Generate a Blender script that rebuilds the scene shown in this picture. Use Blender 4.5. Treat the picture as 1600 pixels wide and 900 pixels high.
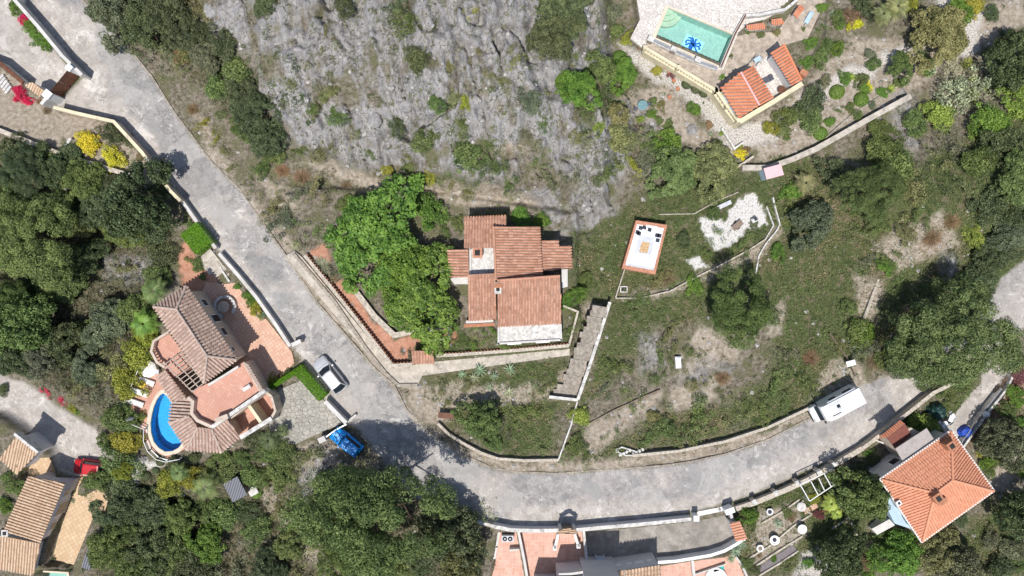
import bpy, bmesh, math, random
import numpy as np
from mathutils import Vector, Matrix

for o in list(bpy.data.objects): bpy.data.objects.remove(o)
SC = bpy.context.scene
COL = SC.collection
R = math.radians
CH = 80.0                                   # camera height above the road

# ---------------------------------------------------------------- camera, sky, sun, exposure
cam = bpy.data.cameras.new('camera'); cam.sensor_width = 36; cam.lens = 25.2
cam.clip_start = 1; cam.clip_end = 3000
co = bpy.data.objects.new('camera', cam); COL.objects.link(co)
co.location = (0, 0, CH); co.rotation_euler = (0, 0, 0); SC.camera = co
w = bpy.data.worlds.new('World'); SC.world = w; w.use_nodes = True
nt = w.node_tree; sky = nt.nodes.new('ShaderNodeTexSky'); sky.sky_type = 'NISHITA'; sky.sun_disc = False
SD = Vector((-0.12, -0.42, 1)).normalized()            # towards the sun
sky.sun_elevation = math.asin(SD.z); sky.sun_rotation = math.atan2(SD.x, SD.y) % (2*math.pi)
sky.air_density = 1.0; sky.dust_density = 1.2
bg = nt.nodes['Background']; bg.inputs[1].default_value = 0.11
nt.links.new(sky.outputs[0], bg.inputs[0])
sl = bpy.data.lights.new('sun', 'SUN'); sl.energy = 4.4; sl.angle = R(0.5); sl.color = (1.0, 0.965, 0.91)
so = bpy.data.objects.new('sun', sl); COL.objects.link(so); so.location = (0, 0, 60)
so.rotation_euler = (-SD).to_track_quat('-Z', 'Y').to_euler()
SC.view_settings.view_transform = 'Standard'; SC.view_settings.look = 'None'
SC.view_settings.exposure = 0.06; SC.view_settings.gamma = 1.0; SC.view_settings.use_curve_mapping = False
SC.cycles.max_bounces = 5; SC.cycles.transparent_max_bounces = 6; SC.cycles.diffuse_bounces = 3

rng = np.random.default_rng(7); random.seed(7)

# ---------------------------------------------------------------- coordinates
def W(px, py, z=0.0):
    """survey point (seen from the flight height) at height z -> world"""
    k = (CH - z)/CH/14.0
    return Vector(((px-800)*k, (450-py)*k, z))

# ---------------------------------------------------------------- numpy noise
def _h(ix, iy, s):
    n = (ix*374761393 + iy*668265263 + s*974634777) & 0xffffffff
    n = ((n ^ (n >> 13))*1274126177) & 0xffffffff
    return ((n ^ (n >> 16)) & 0xffff)/65535.0
def vn(x, y, s=0):
    ix = np.floor(x).astype(np.int64); iy = np.floor(y).astype(np.int64)
    fx = x-ix; fy = y-iy; fx = fx*fx*(3-2*fx); fy = fy*fy*(3-2*fy)
    a = _h(ix, iy, s); b = _h(ix+1, iy, s); c = _h(ix, iy+1, s); d = _h(ix+1, iy+1, s)
    return (a*(1-fx)+b*fx)*(1-fy)+(c*(1-fx)+d*fx)*fy
def fbm(x, y, f, o=4, s=0):
    t = 0; a = 1; n = 0
    for i in range(o):
        t = t+a*vn(x*f+17*i, y*f-9*i, s+i*7); n += a; a *= .5; f *= 2.03
    return t/n
def sdist(px, py, poly):
    """signed distance (inside positive) of arrays of points to a polygon"""
    P = np.array(poly, float); d2 = np.full(px.shape, 1e18); ins = np.zeros(px.shape, bool)
    for i in range(len(P)):
        a = P[i]; b = P[(i+1) % len(P)]; e = b-a; L = e@e
        wx = px-a[0]; wy = py-a[1]
        t = np.clip((wx*e[0]+wy*e[1])/L, 0, 1)
        d2 = np.minimum(d2, (wx-t*e[0])**2+(wy-t*e[1])**2)
        if a[1] != b[1]:
            c = ((a[1] > py) != (b[1] > py)) & (px < (b[0]-a[0])*(py-a[1])/(b[1]-a[1])+a[0])
            ins ^= c
    d = np.sqrt(d2); return np.where(ins, d, -d)
def sst(a, b, x):
    t = np.clip((x-a)/(b-a), 0, 1); return t*t*(3-2*t)

# ---------------------------------------------------------------- polygons of the survey
ROAD = [(10,-60),(24,0),(60,42),(131,120),(100,150),(84,166),(180,189),(268,298),(283,312),(337,388),(400,464),(453,542),
        (470,556),(506,622),(540,662),(560,672),(600,720),(650,780),(735,812),(775,818),(800,824),(900,822),(1000,812),(1088,800),(1160,779),
        (1304,716),(1345,695),(1400,652),(1450,618),(1492,598),(1540,562),(1600,512),(1680,440),(1680,350),(1600,407),(1567,433),
        (1543,472),(1500,520),(1440,570),(1390,588),(1345,600),(1275,650),(1200,688),(1133,711),(1077,723),(1033,729),(933,736),
        (867,741),(800,738),(767,731),(720,711),(677,684),(633,641),(613,602),(587,578),(543,528),(493,471),(453,411),(417,358),
        (375,296),(330,252),(270,172),(235,117),(200,72),(150,22),(132,0),(110,-60)]
SIDEROAD = [(-90,560),(0,586),(40,596),(100,640),(150,668),(178,700),(172,742),(150,722),(118,748),(88,734),(78,700),(50,680),
            (28,662),(0,645),(-90,640)]
DRIVE = [(1478,678),(1462,660),(1478,668),(1496,641),(1521,609),(1533,600),(1534,568),(1568,552),(1584,570),(1582,594),(1568,622),
         (1512,690),(1500,702)]
UPYARD = [(-80,-60),(20,-60),(23,0),(60,48),(118,118),(84,146),(66,142),(40,128),(0,96),(-80,50)]
LOYARD = [(-80,110),(0,110),(40,134),(70,156),(95,176),(180,192),(262,300),(210,278),(100,240),(0,203),(-80,180)]

# ---------------------------------------------------------------- the terrain grid
def axis(half, step, far):
    a = list(np.arange(-half, half+1e-6, step)); g = step; x = half; r = []
    while x < far: g *= 1.35; x += g; r.append(x)
    return np.array([-v for v in r[::-1]]+a+r)
GX = axis(62.0, 0.19, 1500); GY = axis(37.0, 0.19, 1500)
X, Y = np.meshgrid(GX, GY)
PX0 = X*14+800; PY0 = 450-Y*14
inview = (np.abs(X) < 66) & (np.abs(Y) < 40)
Z = np.zeros_like(X)
def raise_(poly, h, fall):
    global Z
    Z = Z + h*sst(0, fall, sdist(PX0, PY0, poly))
ROCKHILL = [(140,-200),(165,20),(235,90),(300,180),(420,285),(520,292),(640,318),(740,345),(900,345),(980,320),(1040,200),(980,80),(960,-200)]
raise_(ROCKHILL, 6.5, 190)
raise_([(640,300),(740,318),(850,318),(960,340),(960,-100),(640,-100)], 2.2, 30)
raise_([(474,396),(614,572),(892,548),(908,480),(905,330),(700,300),(520,290),(440,300)], 1.1, 10)
raise_([(-90,190),(0,225),(205,290),(268,345),(272,430),(235,490),(180,600),(150,640),(30,575),(-90,560)], -3.0, 90)
raise_([(178,745),(260,730),(430,712),(480,740),(560,735),(640,800),(735,830),(745,1000),(170,1000)], -3.0, 110)
raise_([(1010,60),(1122,112),(1130,140),(1160,190),(1255,130),(1290,60),(1300,-90),(980,-90)], 1.5, 14)
raise_([(1260,260),(1420,180),(1560,60),(1700,60),(1700,380),(1500,470),(1360,480)], 3.0, 160)
FLATS = [(UPYARD,-.5,6),(ROAD,0,16),(SIDEROAD,-1.5,14),(DRIVE,-.6,8)]
for poly, z, e in FLATS:
    m = sst(-e, 1, sdist(PX0, PY0, poly)); Z = Z*(1-m)+z*m
PADS = []                                   # (polygon, level): hard floors the ground stays just under
# ---------------------------------------------------------------- hard floors: outline, level, material key, name, label, category
def circ(cx, cy, r, n=20): return [(cx+r*math.cos(2*math.pi*i/n), cy+r*math.sin(2*math.pi*i/n)) for i in range(n)]
FLOORS = [
 ('terrace', [(322,440),(350,444),(367,442),(393,476),(417,500),(456,550),(460,568),(434,590),(422,608),(398,612),(300,500)], 0.10, 'tile_peach', 0.98,
   'long peach tiled terrace between the brown hipped villa and the road wall'),
 ('pool_deck', [(218,575),(238,570),(262,590),(290,620),(296,655),(292,700),(262,716),(240,704),(228,690),(224,670),(183,655)], 0.10, 'tile_pink', .5,
   'pink tiled deck around the kidney shaped blue pool, with sun loungers'),
 ('parking_court', [(420,622),(428,612),(467,596),(474,590),(506,626),(534,662),(520,668),(470,690),(450,700),(424,690),(420,662)], 0.08, 'crazy', 0,
   'crazy paved parking court in grey stone beside the blue off-road car'),
 ('terrace', [(118,746),(130,746),(128,775),(165,758),(175,775),(168,800),(152,802),(118,885),(80,876),(90,838),(117,757)], -1.40, 'tile_tan', 1.0,
   'sand coloured tiled terrace on the right of the tan roofed house'),
 ('courtyard', [(60,714),(82,713),(90,734),(100,757),(90,757),(42,744),(44,730)], -1.42, 'tile_tan', 1.0,
   'small tan tiled courtyard between the two tan roofed houses'),
 ('terrace', [(813,831),(911,827),(918,888),(918,960),(832,960)], -1.0, 'tile_pink2', .05,
   'wide pink tiled terrace with a stair wall below the road wall'),
 ('side_terrace', [(779,831),(808,831),(830,960),(748,960),(772,885)], -1.0, 'tile_pink2', .05,
   'narrow pink tiled side terrace next to the gravel beds'),
 ('concrete_yard', [(914,830),(1000,823),(1090,813),(1138,803),(1152,848),(1130,862),(1080,872),(1000,880),(918,884)], -1.0, 'conc_yard', 0,
   'grey concrete yard behind the curved white wall, half in house shadow'),
 ('roof_terrace', [(1030,884),(1080,876),(1130,870),(1148,862),(1190,960),(1032,960)], -1.02, 'tile_pink2', -.15,
   'pink tiled terrace outside the curved wall at the bottom edge'),
 ('patio', [(1366,724),(1412,724),(1380,750),(1364,748)], -.5, 'conc_yard', 0,
   'small grey concrete patio in front of the orange roofed house'),
 ('stone_patio', [(985,-60),(1250,-60),(1228,12),(1196,30),(1170,36),(1154,50),(1130,109),(1120,110),(1013,64),(1006,76),(985,60),(1000,30)], 1.55, 'white_stone', 0,
   'white flagstone patio around the octopus pool'),
 ('walkway', [(1012,66),(1120,110),(1128,104),(1146,58),(1170,52),(1215,50),(1262,-20),(1300,-20),(1262,60),(1226,70),(1205,84),(1180,104),(1130,138),(1118,146),(1008,78)], 1.52, 'sand_pave', 0,
   'sandy paved walkway between the octopus pool and the cream balustrade'),
 ('stone_court', [(1178,104),(1206,82),(1240,134),(1208,155)], 1.56, 'white_stone', 0,
   'white flagstone court between the two bright orange roofs'),
 ('concrete_path', [(460,392),(472,402),(613,573),(645,570),(660,567),(890,545),(890,555),(660,587),(652,602),(624,601),(600,584),(446,400)], 0.35, 'pale_conc', 0,
   'pale concrete path running outside the baluster wall of the central house'),
 ('grey_paving', [(1184,887),(1238,851),(1246,860),(1187,899)], .05, 'grey_pave', 0,
   'dark grey paved rectangle in the terraced garden at the bottom right'),
]
for f in FLOORS: PADS.append((f[1], f[2]))
POOL1 = [(255,614),(261,618),(265,623),(269,631),(268,643),(266,655),(267,663),(272,672),(278,681),(286,692),(279,700),(270,705),(258,706),
         (248,700),(240,690),(236,676),(235,662),(237,648),(240,636),(245,624),(250,617)]
POOL2 = [(1044,12),(1145,54),(1124,103),(1024,59)]
POOL3 = [(57,893),(104,896),(112,930),(50,930)]
POOLS = [(POOL1, .04, 1.3), (POOL2, 1.48, 1.5), (POOL3, -1.48, 1.3)]
for poly, z in PADS:
    m = sst(-5, 2, sdist(PX0, PY0, [tuple(((q-c)*(CH-z)/CH+c) for q, c in zip(p, (800,450))) for p in poly])); Z = Z*(1-m)+(z-.09)*m
for poly, z, dep in POOLS:
    m = sst(-2.5, 1.5, sdist(PX0, PY0, poly)); Z = Z*(1-m)+(z-dep-.25)*m

# masks are laid out on the ground: warp the edges with noise so zones interlock raggedly
KZ = CH/(CH-Z); PX = 800+X*14*KZ; PY = 450-Y*14*KZ
WX = PX+22*(fbm(X, Y, .45, 3, 3)-.5)+10*(fbm(X, Y, 2.1, 2, 5)-.5)
WY = PY+22*(fbm(X, Y, .45, 3, 11)-.5)+10*(fbm(X, Y, 2.1, 2, 15)-.5)
def zone(polys, soft=10, warp=True):
    m = np.zeros_like(X)
    for p in polys:
        d = sdist(WX if warp else PX, WY if warp else PY, p); m = np.maximum(m, sst(-soft, soft, d))
    return m
z_rock = zone([[(290,-60),(340,0),(330,40),(350,60),(400,90),(400,130),(440,190),(480,240),(560,262),(700,270),(800,285),(850,330),(920,350),(1000,240),(985,140),(940,60),(930,-60)]], 14)
z_rock = np.maximum(z_rock, .8*zone([[(960,90),(1000,160),(1060,250),(1000,270),(930,200)],[(1400,110),(1430,160),(1440,230),(1420,240),(1390,180)],[(1470,380),(1510,410),(1500,440),(1470,430)],
      [(1060,590),(1110,560),(1150,570),(1100,610)],[(1000,520),(1040,530),(1040,560),(1000,580)],[(500,700),(540,740),(500,800),(460,760)],[(160,400),(240,400),(250,440),(180,440)],[(760,230),(900,230),(965,300),(950,400),(925,440),(905,380),(850,345)]], 12))
z_grass = zone([[(890,380),(980,320),(1080,250),(1200,270),(1330,330),(1340,480),(1300,560),(1350,600),(1200,660),(1050,690),(960,690),(1130,640),(1200,600),(1210,520),(1090,500),(1020,510),(950,600),(915,625),(905,700),(880,720),(910,620),(960,470),(905,470)],
      [(1200,400),(1330,400),(1340,600),(1220,660),(1100,680),(1040,660),(1180,620),(1220,540)],[(1040,640),(1190,620),(1330,600),(1130,680),(1000,705),(900,720),(960,690)],[(640,590),(860,560),(895,570),(880,620),(860,710),(800,715),(700,650)],
      [(1150,800),(1300,730),(1360,760),(1350,850),(1200,900),(1150,900)],[(1480,860),(1560,780),(1600,770),(1600,900),(1480,900)],[(1400,690),(1460,630),(1530,600),(1480,680)],
      [(1200,240),(1330,260),(1400,280),(1540,200),(1640,160),(1640,420),(1480,480),(1400,560),(1330,560),(1250,440)],
      [(430,300),(560,270),(700,300),(770,305),(740,275),(560,275)],[(690,500),(790,540),(890,520),(890,545),(650,565),(640,500)],[(900,100),(990,100),(1000,170),(900,180)]], 14)
z_woods = zone([[(-90,200),(0,215),(205,285),(268,345),(262,440),(235,500),(190,600),(180,690),(150,640),(30,575),(-90,560)],
      [(165,740),(430,712),(480,740),(560,735),(640,800),(745,830),(750,1000),(150,1000)],[(130,-80),(320,-80),(300,60),(400,120),(440,200),(420,260),(300,120),(200,50)]], 8)
z_soil = zone([[(870,722),(1000,716),(1133,694),(1200,672),(1340,603),(1345,612),(1200,690),(1077,723),(940,737),(870,742)],[(600,590),(640,638),(700,688),(800,722),(870,722),(870,742),(800,739),(700,702),(618,645)],[(375,285),(425,345),(485,405),(610,585),(598,600),(400,350)],[(300,175),(320,185),(345,230),(375,290),(330,250)],[(400,270),(450,300),(470,330),(430,320)],[(470,255),(540,262),(640,290),(760,285),(850,320),(800,330),(700,305),(560,295)],
      [(620,590),(680,600),(860,600),(860,620),(720,640),(680,665),(640,640)],[(915,665),(1005,625),(1035,608),(1020,640),(990,655),(950,690),(915,712),(905,695)],
      [(960,150),(1040,130),(1090,190),(1150,240),(1100,240),(1000,190)],[(1150,215),(1260,130),(1420,60),(1600,-20),(1600,40),(1500,90),(1420,150),(1300,210),(1200,255)],[(1240,150),(1330,60),(1420,60),(1420,145),(1310,200),(1240,230)],
      [(915,477),(952,473),(902,623),(858,622),(880,583),(905,570)],[(965,463),(1050,452),(1195,378),(1215,350),(1222,360),(1195,400),(1050,462),(975,472)],
      [(1180,800),(1250,790),(1260,840),(1180,890)],[(1520,720),(1600,690),(1600,740),(1550,770)],[(450,690),(530,700),(530,740),(500,760),(450,730)],
      [(400,760),(600,840),(560,900),(500,900)],[(1330,430),(1380,440),(1370,500),(1340,490)],[(1300,560),(1345,570),(1350,600),(1250,640)],[(1090,510),(1180,530),(1150,560),(1060,590)],[(1190,480),(1230,470),(1220,520),(1195,530)],
      [(600,285),(850,300),(840,330),(700,315)],[(240,455),(270,440),(300,460),(260,480)],[(720,160),(760,140),(820,240),(770,240)],[(1050,600),(1130,590),(1120,625),(1040,640)],[(1360,380),(1470,330),(1500,380),(1400,430)]], 7)
z_soil = np.maximum(z_soil, zone([LOYARD], 3)*.9)
z_bleach = zone([[(1092,347),(1112,335),(1135,340),(1148,314),(1175,304),(1196,330),(1197,358),(1172,364),(1150,376),(1122,388),(1104,368)],[(1066,410),(1090,398),(1108,420),(1082,428)]], 2)
z_white = zone([[(193,745),(215,712),(250,716),(280,724),(240,724),(215,742),(202,768)]], 3)
z_white = np.maximum(z_white, .8*zone([[(965,70),(1008,80),(1100,150),(1150,200),(1210,190),(1262,135),(1420,70),(1530,20),(1530,40),(1400,95),(1300,150),(1215,215),(1150,245),(1090,170),(980,90)],[(1460,-20),(1540,-20),(1530,80),(1500,90)],
      [(1250,870),(1300,850),(1330,900),(1240,900)]], 6))
z_red = zone([[(478,396),(500,386),(517,410),(505,424),(545,440),(560,462),(612,530),(650,520),(700,512),(720,530),(650,546),(642,566),(612,568)],[(274,392),(286,372),(300,380),(312,400),(345,432),(330,460),(290,450)]], 4)
z_red = np.maximum(z_red, .5*zone([[(1560,600),(1600,560),(1600,640),(1520,700),(1505,705),(1550,650)]], 14))
z_roadm = zone([ROAD], 1.2, False); d_road = sdist(PX+7*(fbm(X, Y, .9, 3, 21)-.5), PY+7*(fbm(X, Y, .9, 3, 27)-.5), ROAD)
d_side = sdist(PX+6*(fbm(X, Y, .9, 3, 21)-.5), PY+6*(fbm(X, Y, .9, 3, 27)-.5), SIDEROAD)
d_drive = sdist(PX, PY, DRIVE); d_up = sdist(PX, PY, UPYARD)
# built-on ground carries no plants
HARD = [f[1] for f in FLOORS]+[LOYARD, ROAD, SIDEROAD, DRIVE, UPYARD, POOL1, POOL2,
   [(290,447),(372,562),(410,610),(345,706),(290,702),(240,480)],[(27,680),(60,707),(27,740),(0,716)],[(44,744),(117,757),(60,900),(0,900),(0,828)],
   [(1377,749),(1486,674),(1552,767),(1441,846)],[(1374,684),(1412,660),(1461,689),(1412,722)],[(725,339),(892,374),(893,420),(876,538),(728,505),(702,390)],
   [(993,347),(1008,342),(1042,352),(1023,427),(972,419)],[(915,477),(952,473),(902,623),(858,622),(880,583),(905,570)]]
bare = np.zeros_like(X)
for p in HARD: bare = np.maximum(bare, sst(-1.5, 1, sdist(PX, PY, p)))
bare = np.maximum(bare, np.maximum(z_white, z_bleach))

# relief: rolling ground, and fissured limestone
rough = (1-sst(-6, 4, sdist(PX, PY, ROAD)))*(1-bare)
rough = rough*np.where(np.abs(Z) < 90, 1, 0)
z_woods = z_woods
Z = Z+rough*(0.7*(fbm(X, Y, .12, 3, 40)-.5)+0.22*(fbm(X, Y, .9, 3, 44)-.5))
ca, sa = math.cos(.22), math.sin(.22)
U = X*ca+Y*sa+1.3*(fbm(X, Y, .3, 3, 51)-.5); V = -X*sa+Y*ca
def ridged(x, y, o, s):
    t = 0; a = 1; n = 0; f = 1
    for i in range(o):
        r = 1-np.abs(2*vn(x*f+31*i, y*f, s+i)-1); t = t+a*r*r; n += a; a *= .55; f *= 2.1
    return t/n
rk = ridged(U*.75, V*.26, 5, 60); rk2 = ridged(U*1.9, V*.9, 3, 75)
patch = fbm(X, Y, .35, 4, 80)
rockcov = z_rock*sst(.27, .43, patch+.35*(rk-.45)-.3*z_grass)
Z = Z+rough*rockcov*(1.7*(rk-.4)+.6*(rk2-.4)+.8*(fbm(X, Y, .5, 2, 90)-.5))
fis = sst(.90, .985, 1-np.abs(2*vn(U*.42+7, V*.13, 611)-1))*sst(.42, .6, fbm(X, Y, .21, 2, 615))+.6*sst(.90, .98, 1-np.abs(2*vn(U*.9, V*.33+5, 631)-1))*sst(.5, .62, fbm(X, Y, .4, 2, 635))
Z = Z-rough*np.clip(z_rock, 0, 1)*fis*1.3
fine = rough*(1-rockcov)*inview
Z = Z+fine*.10*(fbm(X, Y, 3.1, 2, 95)-.5)

def interp(A, x, y):
    i = np.clip(np.searchsorted(GX, x)-1, 0, len(GX)-2); j = np.clip(np.searchsorted(GY, y)-1, 0, len(GY)-2)
    fx = (x-GX[i])/(GX[i+1]-GX[i]); fy = (y-GY[j])/(GY[j+1]-GY[j])
    return (A[j, i]*(1-fx)+A[j, i+1]*fx)*(1-fy)+(A[j+1, i]*(1-fx)+A[j+1, i+1]*fx)*fy
def gh(x, y): return float(interp(Z, np.array([x]), np.array([y]))[0])
def WG(px, py, up=0.0):
    """survey point on the terrain"""
    z = 0
    for _ in range(6): p = W(px, py, z+up*0.6); z = .5*z+.5*gh(p.x, p.y)
    p = W(px, py, z+up*.6); return Vector((p.x, p.y, z))

# ---------------------------------------------------------------- materials
class NT:
    def __init__(s, name):
        s.m = bpy.data.materials.new(name); s.m.use_nodes = True; s.t = s.m.node_tree
        s.b = s.t.nodes['Principled BSDF']; s.out = s.t.nodes['Material Output']
        s.tc = s.t.nodes.new('ShaderNodeTexCoord')
        g = s.t.nodes.new('ShaderNodeNewGeometry'); s.pos = g.outputs['Position']
    def n(s, typ, **kw):
        nd = s.t.nodes.new(typ)
        for k, v in kw.items(): setattr(nd, k, v)
        return nd
    def put(s, sock, v):
        if hasattr(v, 'is_linked') or isinstance(v, bpy.types.NodeSocket): s.t.links.new(v, sock)
        elif isinstance(v, tuple) and len(v) == 3 and sock.type == 'RGBA': sock.default_value = (*v, 1)
        else: sock.default_value = v
    def noise(s, scale, detail=4, rough=.55, vec=None, dist=0):
        nd = s.n('ShaderNodeTexNoise'); s.put(nd.inputs['Vector'], vec or s.pos); nd.inputs['Scale'].default_value = scale
        nd.inputs['Detail'].default_value = detail; nd.inputs['Roughness'].default_value = rough; nd.inputs['Distortion'].default_value = dist
        return nd.outputs['Fac']
    def vor(s, scale, feature='F1', vec=None, out=0, rnd=1):
        nd = s.n('ShaderNodeTexVoronoi', feature=feature); s.put(nd.inputs['Vector'], vec or s.pos); nd.inputs['Scale'].default_value = scale
        nd.inputs['Randomness'].default_value = rnd
        return nd.outputs[out]
    def map(s, scale=(1,1,1), rot=(0,0,0), vec=None):
        nd = s.n('ShaderNodeMapping'); s.put(nd.inputs[0], vec or s.pos); nd.inputs['Scale'].default_value = scale; nd.inputs['Rotation'].default_value = rot
        return nd.outputs[0]
    def ramp(s, fac, a, b, lo=0., hi=1.):
        nd = s.n('ShaderNodeMapRange', interpolation_type='SMOOTHSTEP'); s.put(nd.inputs[0], fac)
        nd.inputs[1].default_value = a; nd.inputs[2].default_value = b; nd.inputs[3].default_value = lo; nd.inputs[4].default_value = hi
        return nd.outputs[0]
    def mix(s, fac, a, b, mode='MIX'):
        nd = s.n('ShaderNodeMix', data_type='RGBA', blend_type=mode); s.put(nd.inputs[0], fac); s.put(nd.inputs[6], a); s.put(nd.inputs[7], b)
        return nd.outputs[2]
    def math(s, op, a, b=0.):
        nd = s.n('ShaderNodeMath', operation=op); s.put(nd.inputs[0], a); s.put(nd.inputs[1], b); return nd.outputs[0]
    def attr(s, name):
        nd = s.n('ShaderNodeAttribute', attribute_name=name); return nd
    def warp(s, scale, amt):
        nd = s.n('ShaderNodeTexNoise'); s.put(nd.inputs['Vector'], s.pos); nd.inputs['Scale'].default_value = scale
        a = s.n('ShaderNodeVectorMath', operation='MULTIPLY_ADD'); s.put(a.inputs[0], nd.outputs[1]); a.inputs[1].default_value = (amt,)*3; s.put(a.inputs[2], s.pos); return a.outputs[0]
    def bump(s, h, strength=.5, dist=.05):
        nd = s.n('ShaderNodeBump'); s.put(nd.inputs['Height'], h); nd.inputs['Strength'].default_value = strength; nd.inputs['Distance'].default_value = dist
        s.t.links.new(nd.outputs[0], s.b.inputs['Normal'])
    def done(s, col, rough=.85, spec=.3, metal=0.):
        s.put(s.b.inputs['Base Color'], col); s.put(s.b.inputs['Roughness'], rough); s.b.inputs['Specular IOR Level'].default_value = spec
        s.b.inputs['Metallic'].default_value = metal; return s.m

def grounds(name, kind):
    s = NT(name); za = s.attr('zone_a'); zb = s.attr('zone_b'); zc = s.attr('zone_c')
    A = s.n('ShaderNodeSeparateColor'); s.put(A.inputs[0], za.outputs[0]); B = s.n('ShaderNodeSeparateColor'); s.put(B.inputs[0], zb.outputs[0])
    C = s.n('ShaderNodeSeparateColor'); s.put(C.inputs[0], zc.outputs[0])
    n1 = s.noise(.5, 5); n2 = s.noise(2.3, 6, .65); n3 = s.noise(9, 4, .7); n4 = s.noise(1.1, 4, .6)
    # dry scrubby earth
    c = s.mix(s.ramp(n2, .35, .65), (.10,.085,.055), (.27,.235,.185))
    c = s.mix(s.ramp(n1, .45, .62), c, (.13,.13,.065)); c = s.mix(s.ramp(n3, .52, .7), c, (.40,.36,.31))
    # green ground
    g = s.mix(s.ramp(n2, .3, .6), (.045,.065,.022), (.11,.125,.05)); g = s.mix(s.ramp(n4, .52, .66), g, (.20,.165,.11)); g = s.mix(s.ramp(n3, .55, .72), g, (.24,.22,.15))
    c = s.mix(A.outputs[1], c, g)
    # forest floor
    wd = s.mix(s.ramp(n2, .4, .62), (.06,.06,.034), (.19,.165,.11)); wd = s.mix(s.ramp(n1, .58, .7), wd, (.25,.22,.18)); c = s.mix(C.outputs[0], c, wd)
    # pale soil
    so_ = s.mix(s.ramp(n2, .35, .7), (.30,.245,.185), (.50,.44,.37)); so_ = s.mix(s.ramp(n3, .58, .72), so_, (.58,.54,.48)); so_ = s.mix(s.ramp(n4, .6, .7), so_, (.16,.14,.08))
    c = s.mix(A.outputs[2], c, so_)
    # limestone
    wpv = s.warp(.8, .9); sv = s.map((1.0,.38,.6), (0,0,.22), wpv); st = s.noise(1.5, 9, .74, sv, .5); st2 = s.noise(4.6, 8, .75, sv, .3)
    rkc = s.mix(s.ramp(st, .36, .60), (.235,.228,.23), (.43,.418,.418)); rkc = s.mix(s.ramp(st2, .36, .47), (.10,.092,.085), rkc)
    rkc = s.mix(s.ramp(n4, .45, .68, 0, .7), rkc, (.53,.515,.51)); rkc = s.mix(s.ramp(n3, .54, .64, 0, .75), rkc, (.24,.20,.14))
    crk = s.vor(1.3, 'DISTANCE_TO_EDGE', sv); crk2 = s.vor(3.4, 'DISTANCE_TO_EDGE', s.map((1.0,.5,.6), (0,0,.1), wpv))
    rkc = s.mix(s.math('MULTIPLY', s.ramp(crk, .0, .05, .8, 0), s.ramp(n4, .42, .6)), rkc, (.05,.045,.04)); rkc = s.mix(s.math('MULTIPLY', s.ramp(crk2, .0, .045, .6, 0), s.ramp(s.noise(.7, 3), .45, .6)), rkc, (.08,.072,.062))
    rkc = s.mix(s.ramp(s.noise(1.1, 8, .8), .55, .61, 0, .9), rkc, (.15,.145,.085)); rkc = s.mix(s.ramp(s.noise(.33, 6, .7), .54, .64, 0, .45), rkc, (.32,.29,.25))
    c = s.mix(A.outputs[0], c, rkc)
    rd = s.mix(s.ramp(n2, .3, .7), (.46,.22,.14), (.60,.33,.23)); c = s.mix(B.outputs[1], c, rd)
    # white rubble and flagstones
    ve = s.vor(3.3, 'DISTANCE_TO_EDGE', s.warp(1.5, .3))
    wh = (.68,.64,.60); wh = s.mix(s.ramp(n3, .35, .6), (.50,.45,.40), wh)
    wh = s.mix(s.ramp(n3, .35, .55), (.58,.53,.48), (.78,.75,.71)); wh = s.mix(s.ramp(n2, .55, .68, 0, .6), wh, (.34,.29,.2))
    wh = s.mix(s.ramp(ve, .02, .07), (.28,.24,.2), wh); c = s.mix(B.outputs[0], c, wh); c = s.mix(C.outputs[2], c, s.mix(s.ramp(s.noise(4, 7, .8), .40, .50), (.40,.37,.32), s.mix(s.ramp(s.noise(9, 5, .8), .4, .6), (.62,.60,.57), (.84,.82,.80))))
    if kind == 'road':
        big = s.noise(.13, 5, .6); mid = s.noise(.75, 7, .7, None, .6); sp = s.noise(3.2, 6, .75); gr = s.noise(22, 4, .7); bl = s.noise(.42, 7, .78, None, .5)
        asp = s.mix(s.ramp(mid, .38, .58), (.235,.222,.212), (.385,.365,.345)); asp = s.mix(s.ramp(big, .42, .58, 0, .5), asp, (.42,.385,.36))
        asp = s.mix(s.ramp(sp, .36, .44, .55, 0), asp, (.24,.235,.24)); asp = s.mix(s.ramp(bl, .57, .63, 0, .75), asp, (.66,.635,.60))
        dk = s.ramp(s.noise(1.2, 9, .82, None, .4), .54, .62, 0, .8)
        asp = s.mix(s.math('MULTIPLY', dk, s.ramp(s.noise(.22, 4), .46, .6)), asp, (.20,.20,.21))
        con = s.mix(s.ramp(mid, .35, .62), (.36,.32,.285), (.53,.48,.435)); con = s.mix(s.ramp(sp, .36, .46, .6, 0), con, (.34,.30,.26)); con = s.mix(s.ramp(bl, .54, .62, 0, .8), con, (.72,.68,.63)); con = s.mix(s.ramp(s.noise(.8, 7, .8), .56, .64, 0, .5), con, (.36,.335,.315))
        f1 = s.noise(5.5, 8, .82, None, .3); f2 = s.noise(2.2, 9, .85, None, .8); f3 = s.noise(11, 4, .8)
        asp = s.mix(s.ramp(f1, .53, .60, 0, .7), asp, (.20,.195,.20)); asp = s.mix(s.ramp(f2, .36, .44, .7, 0), asp, (.55,.53,.50)); asp = s.mix(s.ramp(f3, .6, .68, 0, .6), asp, (.56,.54,.52))
        con = s.mix(s.ramp(f1, .54, .61, 0, .6), con, (.27,.24,.22)); con = s.mix(s.ramp(f2, .38, .45, .7, 0), con, (.64,.60,.55)); con = s.mix(s.ramp(f3, .6, .68, 0, .4), con, (.3,.27,.24))
        g1 = s.noise(1.4, 10, .86, None, .3); g2 = s.noise(1.9, 10, .84, s.map((1,1,1), (0,0,1.1)), .5); band = s.ramp(s.noise(.17, 5, .65), .44, .56)
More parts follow.
